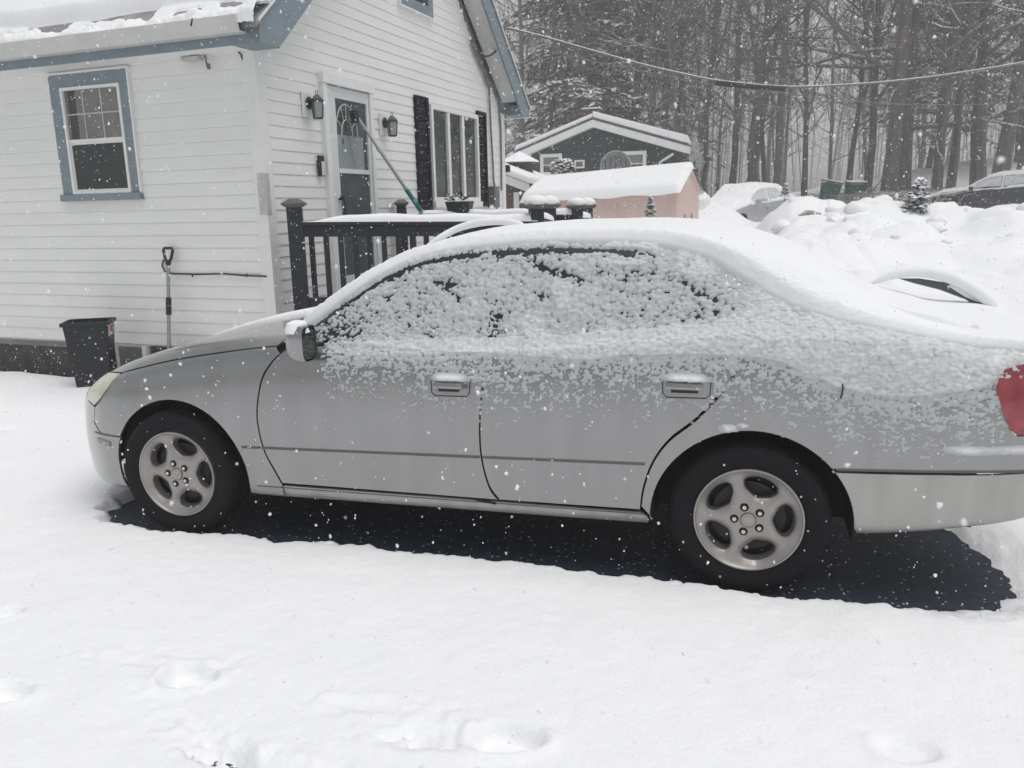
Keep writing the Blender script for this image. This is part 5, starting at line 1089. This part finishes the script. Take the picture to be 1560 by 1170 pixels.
boulder(1345, 378, 10.0, .18, .6, 'small snow chunk at the left foot of the bank', 15)
boulder(1225, 330, 12.9, .34, .30, 'grimy patch of exposed crust on the front of the big snow mound', 21, DIRT)
boulder(1066, 306, 19, .26, .9, 'snow heap between pink shelter and pale buried car', 23)

crs = np.random.default_rng(31)
for i in range(26):
    u = crs.uniform(1180, 1570); Z = crs.uniform(8.5, 13.5); p = at(u, 350, Z); g = ground(p[0], p[1]); r = crs.uniform(.06, .17)
    o = boulder(u, 350, Z, r, crs.uniform(.55, .9), 'small clod of ploughed snow among many on the bank', 40 + i); o.location = (p[0], p[1], g + r * .02)
    o['group'] = 'small clods on the bank'
# ------------------------------------------------------------------ service drop cable
wp = [(773, 43, 11.8), (830, 57, 12.0), (900, 77, 12.3), (980, 99, 12.6), (1050, 115, 12.9), (1092, 123, 13.1), (1145, 129, 13.3), (1198, 132.5, 13.5), (1260, 131, 13.7), (1350, 125, 14.0), (1450, 113, 14.4), (1560, 95, 14.8), (1720, 62, 15.4), (1950, 5, 16.4), (2200, -70, 17.5)]
WP = curve3(np.array([at(*p) for p in wp]), 6); c0 = WP[0].copy()
sc_ = tag(empty('service_cable', tuple(c0)), 'snow-dusted overhead cable sagging from the gable towards the right', 'cable')
b = MB(); b.tube(WP - c0, .016, 6); b.build('conductor', CABG, sc_, smooth=True)
b = MB(); b.tube(WP - c0 + np.array([0, 0, .014]), .009, 6); b.build('snow_line', SNOW, sc_, smooth=True)
sp_ = curve3(np.array([at(*p) for p in wp[5:8]]), 6) - c0; b = MB(); b.tube(sp_ - np.array([0, 0, .030]), .045, 8); b.build('splice_sleeve', CABLE, sc_, smooth=True)
b = MB(); wq = [(820, 72, 16), (900, 93, 16.5), (1000, 112, 17), (1100, 131, 17.5), (1200, 143, 18), (1300, 154, 18.5), (1400, 159, 19), (1560, 155, 20), (1900, 120, 22)]
Q = curve3(np.array([at(*p) for p in wq]), 5); s2 = tag(empty('phone_line', tuple(Q[0])), 'thin faint line hanging below the overhead cable', 'cable'); b.tube(Q - Q[0], .010, 5); b.build('conductor', CABG, s2)
lo_ = [at(769, 44, 11.7), at(766, 60, 11.6), at(757, 76, 11.3), at(745, 85, 11.0), at(733, 84, 10.7), at(727, 76, 10.5)]
b = MB(); lo = curve3(np.array(lo_), 6); b.tube(lo - c0, .012, 6); b.build('drip_loop', CABLE, sc_, smooth=True)

# ------------------------------------------------------------------ wood behind
def gen_tree(seed, H, r0, nb=26, low=.30, droop=0.0, spread=.33, fork=False, crooked=.02, levels=3):
    rs = np.random.default_rng(seed); T = MB(); Bm = MB()
    k = 9; t_ = np.linspace(0, 1, k); off = np.cumsum(rs.normal(0, crooked * H / k, (k, 2)), 0); off -= off[0]
    tp = np.stack([off[:, 0], off[:, 1], t_ * H - .3], 1); tr = r0 * (1 - t_) ** .75 + .02; tr[0] *= 1.25
    T.tube(tp, tr, 8, cap=False)
    def at_t(u): i = min(int(u * (k - 1)), k - 2); f = u * (k - 1) - i; return tp[i] * (1 - f) + tp[i + 1] * f
    def branch(p, d, L, r, lv):
        n = 5 if lv == 1 else 4; P = [p]; q = p.copy(); dd = d.copy()
        for i in range(n - 1):
            dd = dd + rs.normal(0, .16, 3) + np.array([0, 0, .10 - droop * .25]); dd /= np.linalg.norm(dd); q = q + dd * L / (n - 1); P.append(q.copy())
        rad = np.linspace(r, r * .25, n); Bm.tubef(P, rad, 4 if lv == 1 else 3)
        if lv < levels:
            for j in range(rs.integers(4, 7) if lv == 1 else rs.integers(2, 5)):
                u = rs.uniform(.25, .98); i = min(int(u * (n - 1)), n - 2); f = u * (n - 1) - i; c = P[i] * (1 - f) + P[i + 1] * f
                s_ = (P[i + 1] - P[i]); s_ /= np.linalg.norm(s_); e_ = s_ + rs.normal(0, .55, 3); e_ /= np.linalg.norm(e_); branch(c, e_, L * rs.uniform(.35, .6), r * .5, lv + 1)
    for i in range(nb):
        u = low + (1 - low) * rs.random() ** .8; a = rs.random() * 6.283; up = rs.uniform(.15, .9) - droop
        d = np.array([math.cos(a), math.sin(a), up]); d /= np.linalg.norm(d); L = H * spread * (1.15 - u) * rs.uniform(.5, 1.1) + .6
        branch(at_t(u), d, L, max(.018, r0 * .42 * (1.1 - u)), 1)
    if fork:
        d = np.array([.25, .1, 1.0]); d /= np.linalg.norm(d); P = [at_t(.22) + d * s_ * H * .6 + np.array([.05 * math.sin(s_ * 7), 0, 0]) for s_ in np.linspace(0, 1, 7)]; Bm.tube(P, np.linspace(r0 * .6, .03, 7), 6, cap=False)
    return T.me('trunk', BARK, True), Bm.me('branches', BARK, True, fix=False)
def gen_hemlock(seed, H, r0, low=.25):
    rs = np.random.default_rng(seed); T = MB(); T.tube([(0, 0, -.3), (0, 0, H * .5), (.1, 0, H)], [r0, r0 * .6, .03], 8, cap=False); Bm = MB(); N = MB()
    for i in range(190):
        u = low + (1 - low) * rs.random(); a = rs.random() * 6.283; L = (1.05 - u) * H * .26 + .5; z = u * H; P = []
        for s_ in np.linspace(0, 1, 5): P.append(np.array([math.cos(a) * L * s_, math.sin(a) * L * s_, z + L * (.12 * s_ - .35 * s_ * s_)]))
        Bm.tubef(P, np.linspace(.045, .008, 5), 3)
        for j in range(38):
            s_ = rs.uniform(.2, 1.02); c = np.array([math.cos(a) * L * s_, math.sin(a) * L * s_, z + L * (.12 * s_ - .35 * s_ * s_)]) + rs.normal(0, .10, 3) * np.array([1, 1, .5])
            b_ = a + rs.choice([-1, 1]) * rs.uniform(.3, 1.2); l = rs.uniform(.25, .6); d = np.array([math.cos(b_), math.sin(b_), rs.uniform(-.55, -.05)]) * l; w = np.array([-math.sin(b_), math.cos(b_), rs.uniform(-.6, .6)]) * l * .16
            N.add([c, c + d * .5 + w, c + d, c + d * .5 - w], [(0, 1, 2, 3)])
    return T.me('trunk', BARK, True), Bm.me('branches', BARK, False, fix=False), N.me('needles', NEEDLE, False, fix=False)
PROT = [gen_tree(1, 21, .15, 30, .18, crooked=.04), gen_tree(2, 23, .18, 40, .16, fork=True), gen_tree(3, 19, .11, 36, .16, spread=.26, crooked=.03), gen_tree(4, 24, .27, 44, .12, droop=.15, spread=.38, crooked=.03), gen_tree(5, 20, .12, 32, .14, crooked=.08, fork=True), gen_tree(6, 22, .16, 44, .13, droop=.1, spread=.36, fork=True, crooked=.05), gen_tree(7, 15, .06, 30, .12, spread=.22, crooked=.05), gen_tree(8, 25, .34, 46, .12, droop=.25, spread=.40, crooked=.02)]
HEM = [gen_hemlock(11, 22, .22, .16), gen_hemlock(12, 19, .18, .10)]
def tree(kind, u, Z, sc=1.0, lab=None, group=None, rot=None, lean=0.0, hem=False):
    p = at(u, 305, Z); g = ground(p[0], p[1]); src = (HEM if hem else PROT)[kind]
    o = empty('hemlock_tree' if hem else 'bare_tree', (p[0], p[1], g), random.uniform(0, 6.28) if rot is None else rot); o.scale = (sc, sc, sc)
    o.rotation_euler[0] = random.gauss(0, .06); o.rotation_euler[1] = random.gauss(0, .06)
    for nm, me in zip(('trunk', 'crown', 'needles'), src): link(nm, me, o)
    tag(o, lab, 'tree', group); return o
NAMED = [(2, 803, 40, 1, 'slim bare tree rising past the white gable end'), (0, 838, 43, 1, 'bare tree left of the dark house peak'), (4, 870, 46, 1, 'crooked bare tree behind the red chimney'), (1, 950, 42, 1, 'forked bare tree behind the dark house right slope'),
 (0, 985, 38, 1.0, 'straight dark trunk right of the dark house peak'), (5, 1020, 40, 1, 'forked bare tree above the right eave of the dark house'), (2, 1047, 36, 1, 'thin leaning trunk at the right corner of the dark house'), (4, 1068, 40, .95, 'crooked trunk just right of the pink shelter'),
 (6, 1092, 35, 1, 'sapling-thin trunk above the pale buried car windshield'), (0, 1112, 38, 1, 'plain bare trunk above the pale buried car roof'), (5, 1150, 37, 1.1, 'tall forked tree above the cable splice'), (2, 1166, 41, 1, 'slim trunk close right of the tall forked tree'),
 (0, 1180, 35, .95, 'straight trunk behind the little spruce tip'), (2, 1225, 36, 1, 'straight slim trunk behind the big snow mound'), (6, 1262, 33, 1, 'thin stem right behind the tilted green cart'), (4, 1290, 40, 1, 'crooked trunk behind the upright green cart'),
 (5, 1318, 38, 1, 'forked tree just right of the green carts'), (3, 1352, 33, 1.05, 'broad dark trunk left of the dwarf spruce'), (7, 1372, 36, .95, 'largest leaning trunk standing behind the dwarf spruce'), (1, 1425, 34, 1, 'forked tree above the nose of the dark navy car'),
 (0, 1446, 37, 1.1, 'straight trunk above the dark navy car windshield'), (3, 1490, 35, 1.05, 'thick trunk with low drooping limbs above the dark navy car roof'), (7, 1520, 40, .95, 'massive trunk near the right edge of the wood'), (2, 1548, 34, 1, 'slim trunk at the far right edge')]
for k, u, Z, sc, lab in NAMED: tree(k, u, Z, sc, lab)
tree(3, 1620, 26, 1.0, 'near tree beyond the right edge whose limbs reach over the cable', rot=2.4)
tree(7, 1700, 30, 1.0, 'big tree beyond the right edge with branches reaching in', rot=.9)
for k, u, Z, lab in ((0, 905, 41, 'tall dark hemlock directly behind the dark house'), (1, 965, 45, 'second hemlock, right of the one behind the dark house'), (1, 850, 47, 'hemlock above the left slope of the dark house'), (0, 1545, 43, 'hemlock at the right edge behind the massive trunk'), (1, 1410, 46, 'hemlock between the leaning trunk and the forked tree')):
    tree(k, u, Z, 1.0, lab, hem=True)
rs = np.random.default_rng(42)
for i in range(46):
    u = rs.uniform(770, 1640); Z = rs.uniform(44, 72); tree(int(rs.choice([0, 1, 2, 2, 4, 5, 6, 6])), u, Z, rs.uniform(.85, 1.15), 'slender bare grey tree deep in the snowy wood', 'trees deep in the wood')
# far stems, one mass
b = MB(); fr = np.random.default_rng(5)
for i in range(300):
    u = fr.uniform(700, 1750); Z = fr.uniform(62, 112); p = at(u, 305, Z); h = fr.uniform(12, 22); r = fr.uniform(.03, .10); ln = fr.normal(0, 1.0, 2); z0 = 1.0
    b.tubef([(p[0], p[1], z0), (p[0] + ln[0] * .5, p[1] + ln[1] * .5, z0 + h * .55), (p[0] + ln[0], p[1] + ln[1], z0 + h)], [r, r * .7, .02], 4)
    for j in range(14):
        a = fr.random() * 6.28; zz = z0 + h * fr.uniform(.25, .95); L = fr.uniform(.8, 3); q = np.array([p[0] + ln[0] * .5, p[1] + ln[1] * .5, zz]); b.tubef([q, q + np.array([math.cos(a) * L, math.sin(a) * L, L * fr.uniform(.2, 1.1)])], [r * .3, .012], 3)
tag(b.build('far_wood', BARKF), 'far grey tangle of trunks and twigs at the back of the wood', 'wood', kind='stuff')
# undergrowth on the bank in front of the wood
b = MB(); fr = np.random.default_rng(9)
for i in range(700):
    u = fr.uniform(1290, 1620) if i % 3 else fr.uniform(1050, 1400); Z = fr.uniform(27, 34) if i % 3 else fr.uniform(32, 38); p = at(u, 305, Z); g = ground(p[0], p[1])
    for j in range(4):
        a = fr.random() * 6.28; L = fr.uniform(.4, 1.1); P = [(p[0], p[1], g - .05), (p[0] + math.cos(a) * L * .4, p[1] + math.sin(a) * L * .4, g + L * .6), (p[0] + math.cos(a) * L * .9, p[1] + math.sin(a) * L * .9, g + L * .65)]; b.tubef(P, [.02, .016, .008], 3)
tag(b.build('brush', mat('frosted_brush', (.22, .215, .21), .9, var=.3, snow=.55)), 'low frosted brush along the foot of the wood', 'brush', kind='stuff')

# ------------------------------------------------------------------ falling snow and the white air
fr = np.random.default_rng(77); n = 48000
P = np.stack([fr.uniform(-5.5, 6, n), fr.uniform(-2.6, 8, n), fr.uniform(.1, 4.2, n)], 1)
dist = np.linalg.norm(P - CC, axis=1); P = P[dist > .75]; n = len(P)
sz = fr.lognormal(math.log(.0020), .36, n); ico = bmesh.new(); bmesh.ops.create_icosphere(ico, subdivisions=1, radius=1); iv = np.array([v.co[:] for v in ico.verts]); jf = np.array([[v.index for v in f.verts] for f in ico.faces]); ico.free()
V = (P[:, None, :] + sz[:, None, None] * iv[None] * (1 + .35 * fr.normal(size=(n, len(iv), 1))) * np.array([1, 1, 1.25])).reshape(-1, 3); F = (jf[None] + (np.arange(n) * len(iv))[:, None, None]).reshape(-1, 3)
tag(link('falling_snow', mesh_np('falling_snow', V, F, mat('snowflake', (.88, .89, .90), .9, spec=.1))), 'snowflakes drifting through the air', 'snowflakes', kind='stuff')
hzm = bpy.data.materials.new('haze'); hzm.use_nodes = True; hn = hzm.node_tree; hn.nodes.remove(hn.nodes['Principled BSDF'])
pv = hn.nodes.new('ShaderNodeVolumePrincipled'); pv.inputs['Color'].default_value = (.93, .94, .95, 1); pv.inputs['Density'].default_value = .0040; pv.inputs['Anisotropy'].default_value = .25
hn.links.new(pv.outputs[0], hn.nodes['Material Output'].inputs['Volume'])
b = MB(); b.bx(-128, 128, -30, 128, -1.5, 32); tag(b.build('haze', hzm), 'pale snowy air', 'haze', kind='stuff')
scn.cycles.volume_bounces = 1
